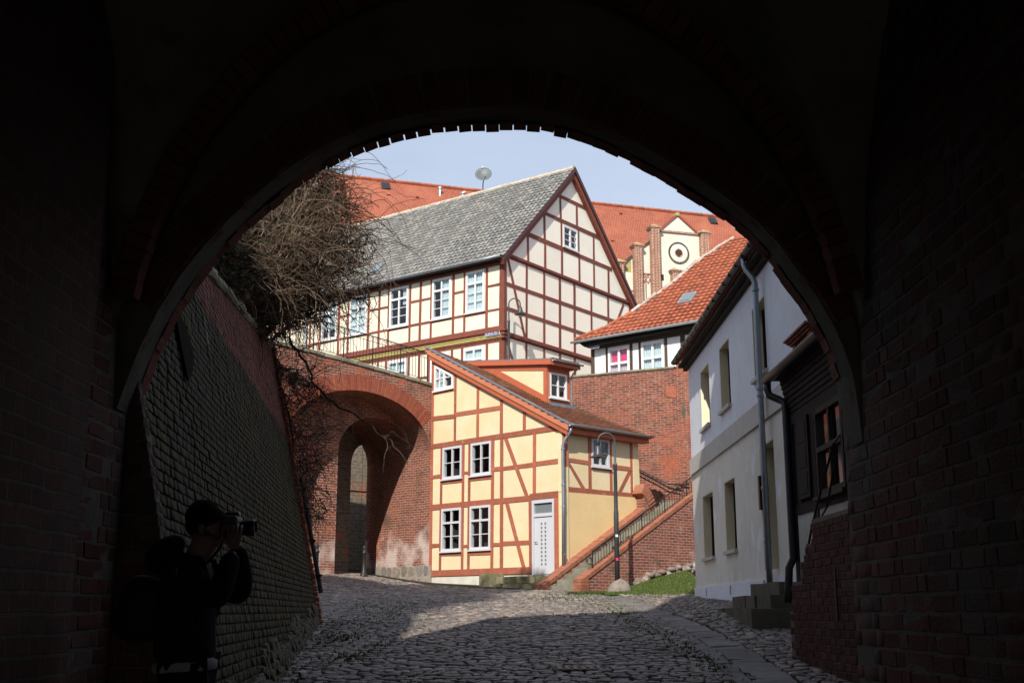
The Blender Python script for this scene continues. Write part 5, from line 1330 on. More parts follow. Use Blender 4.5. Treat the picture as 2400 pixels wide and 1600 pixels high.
# satellite dish on the ridge
dp0 = HB.pt(WID/2, ap+.15, -5.05)
dish = root('satellite_dish', dp0, 'round grey satellite dish on the ridge of the grey roof', 'satellite dish')
v, f = tube_vf([dp0, dp0+Vector((.0, 0, .35)), dp0+Vector((.03, -.1, .55))], .028, 6); mesh('mast', v, f, 'iron', dish)
ctr = dp0+Vector((.02, -.14, .82)); nn_ = Vector((-.05, -.93, .36)).normalized(); ux = Vector((1, 0, 0)); ux = (ux-nn_*ux.dot(nn_)).normalized(); uy = nn_.cross(ux)
vs, fs = [ctr-nn_*.10], []
for i in range(1, 5):
    for k in range(20): q = 2*math.pi*k/20; r_ = .40*i/4; vs.append(ctr+(ux*math.cos(q)+uy*math.sin(q))*r_-nn_*(.10*(1-(i/4)**2)))
for k in range(20): fs.append((0, 1+k, 1+(k+1) % 20))
for i in range(3):
    for k in range(20): j = (k+1) % 20; fs.append((1+i*20+k, 1+(i+1)*20+k, 1+(i+1)*20+j, 1+i*20+j))
o = mesh('reflector', vs, fs, 'dish', dish, smooth=True); m_ = o.modifiers.new('s', 'SOLIDIFY'); m_.thickness = .012
v, f = tube_vf([ctr-uy*.43, ctr-uy*.25+nn_*.28, ctr+nn_*.40], .012, 5); mesh('feed_arm', v, f, 'zinclight', dish)
v, f = box_vf(ctr+nn_*.42, ux, uy, nn_, .035, .035, .06); mesh('feed_head', v, f, 'zinclight', dish)

# ------------------------------------------------------------------ high brick retaining wall behind the yellow house
RW = Frame((6.031, 38.2), (-.9007, .4344), (-.4344, -.9007))
rw = root('brick_wall', (4, 39, 2), 'tall weathered red brick wall behind the yellow house and stair', 'wall')
top = [(-3.2, 8.05), (.15, 8.02), (.62, 7.90), (3.0, 7.92), (9.5, 7.90)]
v, f = RW.prism([(-3.2, .0), (9.5, .0)]+top[::-1], -.6, 0); mesh('wall', v, f, 'brickwall', rw, uv=RW.uv())
v, f = RW.prism([(-3.2, .0), (.42, .0), (.52, 3), (.55, 7.98), (-3.2, 8.04)], -.1, .16); mesh('buttress', v, f, 'brickwall', rw, uv=RW.uv())
s = -3.0
while s < 9.3:
    w = rng.uniform(.45, .8); z = 8.02 if s < .2 else 7.90
    v, f = RW.prism([(s, z), (s+w-.01, z), (s+w-.012, z+.055+rng.uniform(0, .012)), (s+.005, z+.055+rng.uniform(0, .012))], -.62, (.20 if s < .55 else .05)); mesh('coping_stone', v, f, 'copestone', rw); s += w
v, f = RW.prism([(.98, 6.95), (.62, 6.9), (.60, 7.2), (.95, 7.36)], .0, .022); mesh('patch', v, f, 'red_brick', rw)
v, f = RW.prism([(.33, 6.05), (.42, 6.35), (.36, 6.75), (.27, 6.4)], .12, .164); mesh('stain_gap', v, f, 'darkstone', rw)
hr = [RW.pt(2.6, 4.85, .12), RW.pt(2.0, 4.60, .12), RW.pt(1.4, 4.28, .12), RW.pt(.95, 4.03, .14), RW.pt(.4, 3.98, .25), RW.pt(.2, 3.98, .3)]
v, f = tube_vf(hr, .028, 6); hro = mesh('wall_handrail', v, f, 'iron'); tag(hro, 'black iron handrail fixed along the tall brick wall', 'handrail')
v, f = tube_vf([p-Vector((0, 0, .13)) for p in hr[:-1]], .018, 6); mesh('lower_rail', v, f, 'iron', hro)
# upper flight landing blocks at the wall foot
uf = root('upper_steps', RW.pt(1.8, 2.9, .6), 'grey stone steps climbing behind the yellow house along the brick wall', 'steps')
for i in range(7):
    v, f = RW.box(.55+i*.32, 3.4, 2.75+i*.16, 2.905+i*.16, .01, 1.05-.03*i); mesh('step', v, f, 'stone', uf)

# ------------------------------------------------------------------ brick stair beside the yellow house
SD = FB   # stair frame: s along the flight, d away from the house
stair = root('brick_stair', SD.pt(-1.1, .45, 1.0), 'red brick stair with sloping brick copings beside the yellow house', 'stair')
zi = lambda s: .68+.543*(s+1.2)
zo = lambda s: .80+.531*(s+1.15)
def para(name, d0, d1, zf, s0, s1, base, tail=None):
    pts = [(s0, base), (s1, base), (s1, zf(s1)-.10), (s0, zf(s0)-.10)]
    v, f = SD.prism(pts, d0, d1); mesh(name, v, f, 'brickstair', stair, uv=SD.uv())
para('parapet', .05, .34, zi, -1.02, 3.3, .2); para('parapet', 1.47, 1.74, zo, -.92, 3.95, .2)
v, f = SD.prism([(3.95, .2), (6.2, .2), (6.2, 3.26), (3.95, 3.26)], 1.0, 1.74); mesh('landing_wall', v, f, 'brickstair', stair, uv=SD.uv())
# end piers
for (d0, d1, zt, s0) in ((.04, .36, .70, -1.22), (1.46, 1.76, .80, -1.14)):
    v, f = SD.prism([(s0, .2), (s0+.30, .2), (s0+.30, zt), (s0, zt)], d0, d1); mesh('pier', v, f, 'copebrick', stair)
    for r_ in range(6):
        for q in range(2):
            zb = .42+r_*.082
            if zb+.07 > zt+.02: continue
            a0 = d0-.012+(d1-d0+.024)*(q/2); a1 = d0-.012+(d1-d0+.024)*((q+1)/2)
            v, f = SD.prism([(s0-.012, zb), (s0+.31, zb), (s0+.31, zb+.07), (s0-.012, zb+.07)], a0+.004, a1-.004); mesh('pier_brick', v, f, 'copebrick', stair)
# sloping copings: rowlock bricks, each its own
cbv = [brick_vf(.072, .115, .36, .006, .003, rng) for _ in range(5)]
def coping(zf, s0, s1, d0, d1, sl):
    e3 = (SD.e+Vector((0, 0, sl))).normalized(); up = SD.n.cross(e3); up = up if up.z > 0 else -up; ms = []; s = s0; stp = .0785/math.sqrt(1+sl*sl)
    while s < s1:
        ms.append((rng.randrange(5), mat4(e3, -SD.n*((d1-d0)/.36), up, SD.pt(s, zf(s)-.055, d1)+up*rng.uniform(-.003, .003)))); s += stp
    pieces('coping_brick', 'coping_bricks', cbv, ms, 'copebrick', stair, 300)
coping(zi, -1.15, 3.26, .02, .37, .543); coping(zo, -1.05, 3.95, 1.45, 1.77, .531)
coping(lambda s: 3.50, 3.99, 5.6, 1.45, 1.77, 0.)
# curved head of the inner parapet
cm = [brick_vf(.075, .34, .34, .006, .003, rng) for _ in range(3)]; ms = []
for i in range(10):
    t = i/9; p = SD.pt(3.22+.55*t, 3.78-.62*t*t-.05*t, .40); ang = -.55-.6*t; e3 = SD.e*math.cos(ang)+Vector((0, 0, math.sin(ang))); up = SD.n.cross(e3); up = up if up.z > 0 else -up
    ms.append((i % 3, mat4(e3, -SD.n*1.05, up, p-up*.15)))
pieces('head_brick', 'head_bricks', cm, ms, 'copebrick', stair, 300)
v, f = SD.prism([(3.2, 2.4), (3.75, 2.4), (3.72, 3.0), (3.5, 3.35), (3.2, 3.55)], .06, .36); mesh('head_core', v, f, 'brickstair', stair, uv=SD.uv())
# steps
s = -.95; z = G(1.8, 33)-.02; k = 0
while z < 3.15:
    v, f = SD.box(s, s+.36 if z < 2.95 else s+2.0, z-.25, z+.165, .345, 1.465); mesh('step', v, f, 'stepstone', stair); s += .306; z += .163; k += 1
# railing on the outer parapet
sr = root('stair_railing', SD.pt(-.55, 1.0, 1.6), 'black wrought iron stair railing with scrolls and a curled end', 'railing')
rz_ = lambda s: zo(min(s, 3.93))+.0
for h, rad in ((.47, .017), (.36, .009), (.05, .009)):
    v, f = tube_vf([SD.pt(s, rz_(s)+h, 1.61) for s in (-.52, .5, 1.5, 2.5, 3.93, 5.4)], rad, 6); mesh('rail', v, f, 'iron', sr)
s = -.52; k = 0
while s < 5.3:
    v, f = tube_vf([SD.pt(s, rz_(s)-(.02 if k % 9 == 0 else -.05), 1.61), SD.pt(s, rz_(s)+(.47 if k % 9 == 0 else .36), 1.61)], .017 if k % 9 == 0 else .0085, 4); mesh('post' if k % 9 == 0 else 'baluster', v, f, 'iron', sr)
    if s < 3.9: v, f = scroll_vf(SD.pt(s+.06, rz_(s+.06)+.415, 1.61), SD.e, .048, rad=.006); mesh('scroll', v, f, 'iron', sr)
    s += .118; k += 1
v, f = scroll_vf(SD.pt(-.66, rz_(-.52)+.20, 1.61), SD.e, .13, 18, .014, 1.6); mesh('end_curl', v, f, 'iron', sr)
v, f = scroll_vf(SD.pt(-.55, rz_(-.52)+.08, 1.61), SD.e, .05, 12, .010, 1.4); mesh('end_curl', v, f, 'iron', sr)
# rubble stones at the wall foot
rs = random.Random(77)
rv = []
for _ in range(5):
    V_, F_ = [], []
    n = 8; rows = 5
    for i in range(rows+1):
        ph = math.pi*i/rows
        for k in range(n):
            q = 2*math.pi*k/n; rr_ = 1+rs.uniform(-.14, .14); V_.append((math.sin(ph)*math.cos(q)*rr_, math.sin(ph)*math.sin(q)*rr_, math.cos(ph)*rr_))
    for i in range(rows):
        for k in range(n): j = (k+1) % n; F_.append((i*n+k, (i+1)*n+k, (i+1)*n+j, i*n+j))
    rv.append((V_, F_))
rb = []
for i in range(26):
    s = .25+i*.19; b = SD.pt(s, 0, 1.78); rb.append((s, bank_z(b.x, b.y)))
v, f = SD.prism([(s, z-.3) for s, z in rb]+[(s, z+.17*min(1, s*.6)+.05*math.sin(s*7)+.03*math.sin(s*17)) for s, z in rb[::-1]], 1.60, 1.765); mesh('rubble_footing', v, f, 'mortar', stair)
ms = []
for i in range(110):
    s = rs.uniform(.3, 4.9); b = SD.pt(s, 0, 1.78); zb = bank_z(b.x, b.y)-.05; rz2 = rs.uniform(.06, .16); p = SD.pt(s, zb+rs.uniform(0, .22)*min(1, s*.6), 1.735+rs.uniform(0, .03))
    ms.append((rs.randrange(5), Matrix.Translation(p) @ Matrix.Rotation(rs.uniform(0, 6), 4, 'Z') @ Matrix.Rotation(rs.uniform(-.4, .4), 4, 'X') @ Matrix.Diagonal((rz2*1.4, rz2*.9, rz2*.62, 1))))
pieces('rubble_stone', 'rubble_stones', rv, ms, 'fieldstone', stair, 300, smooth=True)
# boulder at the lamp foot
bp = Vector((2.80, 31.35, G(2.8, 31.35)))
V_, F_ = [], []
for i in range(9):
    ph = math.pi*.62*i/8
    for k in range(16): q = 2*math.pi*k/16; rr_ = 1+.09*math.sin(2*q+1)+.05*math.sin(3*q+.4*i)+.03*math.sin(5*q+i); V_.append(bp+Vector((.30*math.sin(ph)*math.cos(q)*rr_, .28*math.sin(ph)*math.sin(q)*rr_, .02+.33*math.cos(ph)*(1+.06*math.sin(q+1)))))
for i in range(8):
    for k in range(16): j = (k+1) % 16; F_.append((i*16+k, (i+1)*16+k, (i+1)*16+j, i*16+j))
tag(mesh('boulder', V_, F_, 'fieldstone', smooth=True), 'pale rounded boulder at the foot of the street lamp', 'boulder')

# ------------------------------------------------------------------ street lamps
def lamp(x, y, z0, ztop, head, label, sc_=1.):
    """post with a swan neck reaching towards head (dx)"""
    l = root('street_lamp', (x, y, z0), label, 'lamp', 'swan-neck street lamps')
    zc = ztop-.24*sc_; hx = head
    v, f = lathe_vf((x, y, z0), [(.066, 0), (.066, (zc-z0)*.52), (.054, (zc-z0)*.54), (.048, (zc-z0)*.83), (.053, (zc-z0)*.832), (.053, (zc-z0)*.85), (.032, (zc-z0)*.86), (.028, (zc-z0))], 12); mesh('post', v, f, 'lampgrey', l, smooth=True)
    R_ = abs(hx)/2
    pts = [(x, y, zc-.05)]+[(x+hx/2+math.cos(a)*(-hx/2), y, zc+math.sin(a)*.24*sc_) for a in [math.pi*i/12 for i in range(13)]]+[(x+hx, y, zc-.10*sc_)]
    v, f = tube_vf(pts, .026, 8); mesh('neck', v, f, 'lampgrey', l, smooth=True)
    hz = zc-.10*sc_; c = (x+hx, y, hz)
    v, f = lathe_vf(c, [(.04, 0), (.075, -.03), (.085, -.10), (.115, -.22), (.13, -.25), (.13, -.27)], 14); mesh('housing', v, f, 'lampgrey', l, smooth=True)
    v, f = lathe_vf(c, [(.12, -.265), (.24, -.315), (.242, -.325), (.12, -.285)], 18); mesh('shade', v, f, 'lampgrey', l, smooth=True)
    v, f = lathe_vf(c, [(.11, -.285), (.115, -.34), (.10, -.42), (.06, -.48), (.02, -.50)], 14); mesh('globe', v, f, 'bulbglass', l, smooth=True)
    v, f = lathe_vf(c, [(.03, -.29), (.045, -.36), (.03, -.42)], 8); mesh('bulb', v, f, 'white', l, smooth=True)
    return l
la = lamp(2.80, 31.8, G(2.8, 31.8), 4.72, -.46, 'dark swan-neck street lamp standing in front of the yellow house')
for zz, m in ((1.95, 'signwhite'), (1.33, 'pinkcurtain')):
    v, f = box_vf((2.80, 31.737, zz), (1, 0, 0), (0, 1, 0), (0, 0, 1), .032, .008, .03); mesh('sticker', v, f, m, la)
lamp(-.13, 45.75, 7.55, 12.26, .46, 'dark swan-neck street lamp in front of the cream gable')

# ------------------------------------------------------------------ white house with black beams and orange roof
OF = Frame((3.054, 44.0), (.7871, -.6168), (-.6168, -.7871))
oh = root('orange_roof_house', (3.05, 44, 7.55), 'white house with black timbers under an orange tiled hipped roof', 'house')
bO = [((0, 9.80), (9, 9.80), .14)]
for s, w in ((.06, .16), (.70, .10), (1.79, .11), (2.17, .10), (3.28, .12), (3.99, .20), (5.2, .12), (6.4, .12)): bO.append(((s, 7.5), (s, 9.8), w))
timber_wall(OF, oh, [(0, 7.5), (9, 7.5), (9, 9.86), (0, 9.86)], bO, [(.77, 1.73, 8.05, 9.68), (2.24, 3.21, 8.05, 9.70)], 'purewhite', 'greytimber')
window(OF, oh, .77, 1.73, 8.06, 9.68, 'white', .10, .62, 2, (1, 1), d0=-.1, d1=.04, mull=.09, curtain=('pinknet', [(.1, .9, .05, .62)]))
pk = MB()
for (a0, a1) in ((.90, 1.22), (1.28, 1.62)): pk.add(*OF.box(a0, a1, 9.08, 9.56, -.086, -.080))
pk.build('curtain', 'pinkcurtain', oh)['label'] = 'bright pink curtain'
window(OF, oh, 2.24, 3.21, 8.06, 9.70, 'white', .10, .62, 2, (1, 1), d0=-.1, d1=.04, mull=.09, curtain=('curtain', [(.08, .92, .05, .95)]))
v, f = OF.box(-.12, 9, 9.86, 10.02, -.2, .30); mesh('eave_board', v, f, 'blacktimber', oh)
v, f = OF.prism([(-.35, 10.02), (9, 10.02), (9, 9.99), (-.05, 9.80)], .0, .42); mesh('eave_soffit', v, f, 'blacktimber', oh)
p_ = math.tan(R(42)); cs = math.cos(R(42))
def OP(s, b, h=0): return OF.pt(s, 10.05+p_*b+h, .5-b)
hip = [(0, 0), (1.04, .44), (1.9, 1.12), (2.46, 2.0), (2.83, 2.55), (3.45, 3.95), (4.35, 5.0)]
pl_ = hip+[(10, 5.0), (10, 0)]
v, f = prism_vf([OP(s-.45, b, -.12) for s, b in pl_], [OP(s-.45, b, -.0) for s, b in pl_]); mesh('roof', v, f, 'blacktimber', oh)
tile_roof(oh, OP(-.45, 0), OF.e, (-OF.n+Vector((0, 0, p_))).normalized(), [(s, b/cs) for s, b in pl_], .235, .27, 'tileorange', 300, .035, .030, jit=.010)
hipm = [OP(s-.45, b, .06) for s, b in hip]
for i, (a, b) in enumerate(zip(hipm, hipm[1:])):
    L_ = (b-a).length; m = max(1, int(L_/.33))
    for q in range(m):
        jj = Vector((0, 0, rng.uniform(-.025, .03))); v, f = tube_vf([a.lerp(b, q/m)+jj, a.lerp(b, (q+1.08)/m)+jj], [rng.uniform(.06, .085), rng.uniform(.085, .11)], 6); mesh('hip_tile', v, f, 'tileorange' if i < 2 else 'hipmortar', oh)
# hip end (other side) and closed far walls
far = [OF.pt(-.4, 10.0, -6), OF.pt(4, 14.8, -6)]
v = [OP(s-.45, b) for s, b in hip]+[OF.pt(-.45, 10.05, -6.5), OF.pt(3.9, 14.7, -6.5)]
mesh('hip_end', v, [tuple(range(len(hip)))+(len(hip)+1, len(hip))], 'tileorange', oh)
v, f = OF.box(0, .2, 7.5, 9.95, -6, -.2); mesh('end_wall', v, f, 'purewhite', oh)
gutter(OF, -.55, 9, 10.03, .58, .075, 'zinclight', oh, slope_z=.004)
rl = OP(4.25-.45, 1.30, .13)
sl3 = (-OF.n+Vector((0, 0, p_))).normalized(); nn3 = OF.e.cross(sl3); nn3 = nn3 if nn3.z > 0 else -nn3
v, f = box_vf(rl, OF.e, sl3, nn3, .28, .36, .05); rlo = mesh('roof_light', v, f, 'zinclight', oh)
v, f = box_vf(rl+nn3*.06, OF.e, sl3, nn3, .22, .29, .012); mesh('pane', v, f, 'frost', rlo)
sp_ = MB(); sp_.add(*OF.box(.13, .56, 9.70, 9.86, .31, .32)); so_ = sp_.build('street_sign', 'signwhite'); tag(so_, 'small dark blue street name plate under the orange roof', 'sign')
v, f = OF.box(.14, .55, 9.71, 9.85, .32, .323); mesh('plate_field', v, f, 'signblue', so_)
text_mesh('lettering', 'Pfarrhof', OF, .345, 9.78, .325, .10, 'signwhite', so_)

# ------------------------------------------------------------------ white rendered house on the right
WF = Frame((4.46, 29.06), (0, -1), (-1, 0))
wh = root('white_house', (4.46, 27, G(4.4, 27)), 'white rendered house with deep window reveals on the right of the street', 'house')
def wall_with_holes(F, parent, name, s0, s1, z0, z1, holes, d0, d1, mat):
    xs_ = sorted({s0, s1}|{h[0] for h in holes}|{h[1] for h in holes}); b = MB()
    for a, c in zip(xs_, xs_[1:]):
        m = (a+c)/2; hh = sorted([h for h in holes if h[0] < m < h[1]], key=lambda h: h[2]); z = z0
        for h in hh: b.add(*F.box(a, c, z, h[2], d0, d1)) if h[2] > z+.001 else None; z = h[3]
        if z < z1: b.add(*F.box(a, c, z, z1, d0, d1))
    return b.build(name, mat, parent)
LH = [(1.46, 2.88, 1.16, 2.60), (4.34, 5.52, 1.18, 2.62), (8.0, 9.15, .69, 2.87)]
UH = [(1.8, 2.98, 4.10, 5.49), (4.38, 5.52, 4.10, 5.48), (7.9, 8.62, 4.10, 5.44)]
UH[2] = (7.9, 9.0, 4.10, 5.44)
wall_with_holes(WF, wh, 'lower_wall', 0, 15, .1, 3.26, LH, -.42, 0, 'wallgrey')
wall_with_holes(WF, wh, 'upper_wall', 0, 15, 3.26, 6.3, UH, -.42, .002, 'wallwhite')
v, f = WF.box(-.03, 15, 3.25, 3.64, -.02, .05); mesh('string_course', v, f, 'stringcourse', wh)
v, f = WF.prism([(-.02, .0), (7.95, -.2), (7.95, .53), (-.02, .54)], -.05, .035); mesh('plinth', v, f, 'wallwhite', wh)
v, f = WF.prism([(9.2, -.3), (15, -.5), (15, .56), (9.2, .56)], -.05, .05); mesh('plinth', v, f, 'wallwhite', wh)
for i, h in enumerate(LH+UH):
    door_ = i == 2
    a, b, z0, z1 = h
    rv_ = MB(); rv_.add(*WF.box(a-.001, a+.018, z0, z1, -.40, -.004)); rv_.add(*WF.box(b-.018, b+.001, z0, z1, -.40, -.004)); rv_.add(*WF.box(a+.018, b-.018, z1-.018, z1+.001, -.40, -.004))
    w = rv_.build('window' if not door_ else 'door', 'reveal', wh)
    if not door_:
        v, f = WF.box(a-.05, b+.05, z0-.06, z0+.012, -.30, .075); mesh('sill', v, f, 'stringcourse', w)
        fr_ = MB(); d = -.18; y0 = z0+.015
        fr_.add(*WF.box(a+.02, a+.09, y0, z1-.02, d-.05, d)); fr_.add(*WF.box(b-.09, b-.02, y0, z1-.02, d-.05, d)); fr_.add(*WF.box(a+.09, b-.09, z1-.09, z1-.02, d-.05, d)); fr_.add(*WF.box(a+.09, b-.09, y0, y0+.07, d-.05, d)); fr_.add(*WF.box((a+b)/2-.04, (a+b)/2+.04, y0+.07, z1-.09, d-.05, d))
        mesh('frame', fr_.v, fr_.f, 'blacktimber', w)
        for (p, q) in ((a+.09, (a+b)/2-.04), ((a+b)/2+.04, b-.09)): v, f = WF.box(p, q, y0+.07, z1-.09, d-.03, d-.024); mesh('pane', v, f, 'glass', w)
    else:
        v, f = WF.box(a+.02, b-.02, z0, z1-.02, -.36, -.31); mesh('leaf', v, f, 'blacktimber', w)
        v, f = WF.box(a+.2, b-.2, z0+.2, z1-.9, -.31, -.295); mesh('door_panel', v, f, 'greytimber', w)
v, f = WF.box(.3, 14.8, .1, 6.2, -1.6, -1.5); mesh('inner_wall', v, f, 'interior', wh)
# vents in the plinth
for s in (1.76, 4.78):
    for q in range(7): v, f = WF.box(s-.05, s+.05, .32+q*.026, .335+q*.026, .03, .039); mesh('vent_slot', v, f, 'blacktimber', wh)
# gable end facing up the street, eaves, roof
v, f = WF.prism([(0, .1), (.02, .1), (.02, 6.3), (0, 6.3)], -6, -.42); mesh('end_wall', v, f, 'wallwhite', wh)
v, f = WF.prism([(-.30, 6.02), (15, 6.02), (15, 6.08), (-.30, 6.08)], -.1, .22); mesh('eave_soffit', v, f, 'blacktimber', wh)
v, f = WF.prism([(-.25, 5.93), (15, 5.93), (15, 6.018), (-.25, 6.018)], .0, .10); mesh('eave_board', v, f, 'blacktimber', wh)
q = [WF.pt(-.35, 6.10, .26), WF.pt(15, 6.10, .26), WF.pt(15, 9.4, -3.2), WF.pt(-.35, 9.4, -3.2)]
v, f = prism_vf(q, [p+Vector((0, 0, .1)) for p in q]); mesh('roof', v, f, 'tileorange', wh)
gutter(WF, -.42, 15, 6.20, .31, .075, 'zincdark', wh)
for i in range(24):
    s = -.3+i*.62; v, f = WF.prism([(s, 6.12), (s+.03, 6.12), (s+.03, 6.206), (s, 6.206)], .24, .392); mesh('gutter_bracket', v, f, 'zincdark', wh)
# downpipe with a swan neck
dq = [WF.pt(8.9, 6.14, .31), WF.pt(8.9, 6.02, .31), WF.pt(8.92, 5.92, .28), WF.pt(8.98, 5.76, .18), WF.pt(9.0, 5.66, .15), WF.pt(9.0, 5.5, .15), WF.pt(9.02, 2.5, .15), WF.pt(9.05, -.2, .15)]
v, f = tube_vf(dq, .052, 12); dpo = mesh('downpipe', v, f, 'zinc', wh, smooth=True)
for z in (5.5, 3.72, 3.6, 2.0, 1.1): v, f = lathe_vf(WF.pt(9.01, z, .15), [(.056, 0), (.066, .01), (.066, .05), (.056, .06)], 12); mesh('pipe_collar', v, f, 'zinc', dpo)
v, f = box_vf(WF.pt(8.02, 2.05, .0), (1, 0, 0), (0, 1, 0), (0, 0, 1), .05, .06, .30); mb_ = mesh('letter_box', v, f, 'iron'); 
tag(mb_, 'black letter box beside the door of the white house', 'letter box')
# stone steps at its door
ws = root('stone_steps', WF.pt(8.2, 0, .5), 'dark damp stone steps at the door of the white house', 'steps')
for (a0, a1, z0, z1, d) in ((6.8, 10.7, -.4, .04, .80), (7.5, 10.5, -.1, .24, .50), (7.85, 10.3, .1, .45, .28)):
    x = a0
    while x < a1-.05:
        w = min(rng.uniform(.7, 1.5), a1-x); v, f = WF.prism([(x+.004, z0), (x+w-.004, z0), (x+w-.01, z1+rng.uniform(-.015, .01)), (x+.01, z1+rng.uniform(-.015, .01))], .04, d+rng.uniform(-.04, .03)); mesh('step_stone', v, f, 'darkstone', ws); x += w

# ------------------------------------------------------------------ dark timber house beside the gateway
KF = Frame((3.80, 15.8), (0, -1), (-1, 0))
kh = root('dark_timber_house', (3.80, 13, G(3.8, 13)), 'dark timber-framed house with black gutter just outside the arch', 'house')
bK = [((0, 2.52), (8, 2.52), .16), ((-.02, -.6), (-.02, 2.6), .20), ((.34, 1.3), (.34, 2.5), .12), ((1.10, .3), (1.10, 2.5), .22), ((2.62, .3), (2.62, 2.5), .14), ((.0, 1.30), (8, 1.27), .14), ((4.2, .3), (4.2, 2.5), .14)]
def kmat(c):
    z = sum(p[1] for p in c)/len(c); return 'plinth' if z < 1.2 else 'blacktimber'
timber_wall(KF, kh, [(-.1, -.8), (8, -.8), (8, 2.6), (-.1, 2.6)], bK, [(1.30, 2.52, 1.36, 2.44)], kmat, 'blacktimber')
window(KF, kh, 1.30, 2.52, 1.36, 2.44, MT['greytimber'], .07, .52, 2, (1, 1), d0=-.1, d1=.035, curtain=('curtain', [(.50, .95, .05, .97)]), label='brown framed window with a net curtain')
shp = [(.40, 1.40), (1.0, 1.40), (1.0, 2.44), (.40, 2.44)]
v, f = KF.prism(shp, 0, .05); sh = mesh('shutter', v, f, 'blacktimber', kh)
for q in range(3): v, f = KF.box(.52, .90, 1.46+q*.33, 1.72+q*.33, .05, .056); mesh('shutter_panel', v, f, 'blacktimber', sh)
for q in range(7): v, f = KF.box(-.1, 8, 2.61+q*.068, 2.672+q*.068, -.05, .012+q*.016); mesh('clapboard', v, f, 'blacktimber', kh)
v, f = KF.box(-.16, 8, 3.09, 3.14, -.2, .20); mesh('eave_soffit', v, f, 'blacktimber', kh)
q = [KF.pt(-.2, 3.16, .22), KF.pt(8, 3.16, .22), KF.pt(8, 3.9, -1.6), KF.pt(-.2, 3.9, -1.6)]
v, f = prism_vf(q, [p+Vector((0, 0, .05)) for p in q]); mesh('roof', v, f, 'zincdark', kh)
gutter(KF, -.34, 8, 3.14, .25, .075, 'zincdark', kh)
dk = [KF.pt(-.24, 3.08, .25), KF.pt(-.24, 2.98, .25), KF.pt(-.22, 2.90, .23), KF.pt(-.14, 2.83, .12), KF.pt(-.08, 2.78, .06), KF.pt(-.04, 2.66, .06), KF.pt(-.04, .68, .06), KF.pt(-.06, .55, .12), KF.pt(-.06, .3, .14), KF.pt(-.06, .1, .16)]
v, f = tube_vf(dk, .052, 12); mesh('downpipe', v, f, 'zincdark', kh, smooth=True)
v, f = KF.box(-.1, .1, -.8, 3.05, -3, -.16); mesh('end_wall', v, f, 'blacktimber', kh)
v, f = KF.box(.3, 7.8, -.8, 3, -2.2, -2.1); mesh('inner_wall', v, f, 'interior', kh)
# pierced brick ventilator on its roof
vt = root('pierced_brick_ventilator', KF.pt(.1, 3.2, -.35), 'small red pierced brick ventilator on the dark roof beside the arch', 'ventilator')
v, f = KF.box(-.24, .60, 3.20, 3.64, -.62, -.20); mesh('core', v, f, 'darkstone', vt)
for (a0, a1) in ((-.32, -.16), (.50, .70)): v, f = KF.box(a0, a1, 3.20, 3.62, -.66, -.15); mesh('corner_pier', v, f, 'copebrick', vt)
for q in range(4): v, f = KF.box(-.10+q*.15, -.03+q*.15, 3.30, 3.61, -.21, -.165); mesh('lattice_brick', v, f, 'copebrick', vt)
for q in range(3): v, f = KF.box(-.16, .50, 3.36+q*.09, 3.40+q*.09, -.205, -.162); mesh('lattice_brick', v, f, 'copebrick', vt)
for q in range(3): v, f = KF.box(-.38-q*.035, .74+q*.035, 3.622+q*.032, 3.652+q*.032, -.70-q*.035, -.12+q*.035); mesh('cap_course', v, f, 'copebrick', vt)
# stepped brick stair parapet in front of it
pp_ = root('stepped_brick_parapet', (3.0, 13, G(3, 13)), 'stepped red brick parapet with iron handrail below the dark house', 'wall')
PK = Frame((3.46, 14.75), (0, -1), (-1, 0))
def ptop(s): return .0 if s < .2 else .35 if s < .62 else .57 if s < .95 else .76 if s < 1.28 else 1.02
bvp = [brick_vf(.235, .072, .1, .004, .003, rng) for _ in range(4)]+[brick_vf(.11, .072, .1, .004, .003, rng) for _ in range(2)]; ms = []; z = -.86; k = 0
while z < 1.0:
    s = 0 if k % 2 else -.06; i = 0
    while s < 5:
        half = (i+k) % 2; l = .122 if half else .248
        if z+.06 < ptop(s+l*.5) and s > -.01: ms.append((4+rng.randrange(2) if half else rng.randrange(4), mat4(PK.e, -PK.n, Vector((0, 0, 1)), PK.pt(s+l/2, z+.041, .06+rng.uniform(-.003, .003)))))
        s += l; i += 1
    z += .083; k += 1
ms.sort(key=lambda m: -m[1].translation.y); pieces('brick', 'bricks', bvp, ms, 'parapetbrick', pp_, 300)
for (a, b, t) in ((0, .2, .0), (.2, .62, .35), (.62, .95, .57), (.95, 1.28, .76), (1.28, 5, 1.02)):
    v, f = PK.box(a, b, -1, t-.012, -.16, .052); mesh('core', v, f, 'darkmortar', pp_)
v, f = tube_vf([PK.pt(1.0, .70, .04), PK.pt(1.25, .95, .04), PK.pt(2.35, 1.74, .04), PK.pt(2.6, 1.78, .04)], .014, 6); mesh('handrail', v, f, 'iron', pp_)
v, f = tube_vf([PK.pt(1.7, 1.02, .04), PK.pt(1.95, 1.10, .04), PK.pt(2.5, 1.72, .04)], .012, 6); mesh('handrail', v, f, 'iron', pp_)
v, f = PK.box(2.24, 2.27, -.1, .42, .075, .09); mesh('iron_strap', v, f, 'iron', pp_)

# ------------------------------------------------------------------ church behind: long red roof and white gable with brick piers
CF = Frame((10.357, 70.0), (.9542, .2991), (.2991, -.9542))
ch = root('church', (10, 75, 7.55), 'church with long red tiled roof and white stepped gable with brick piers', 'church')
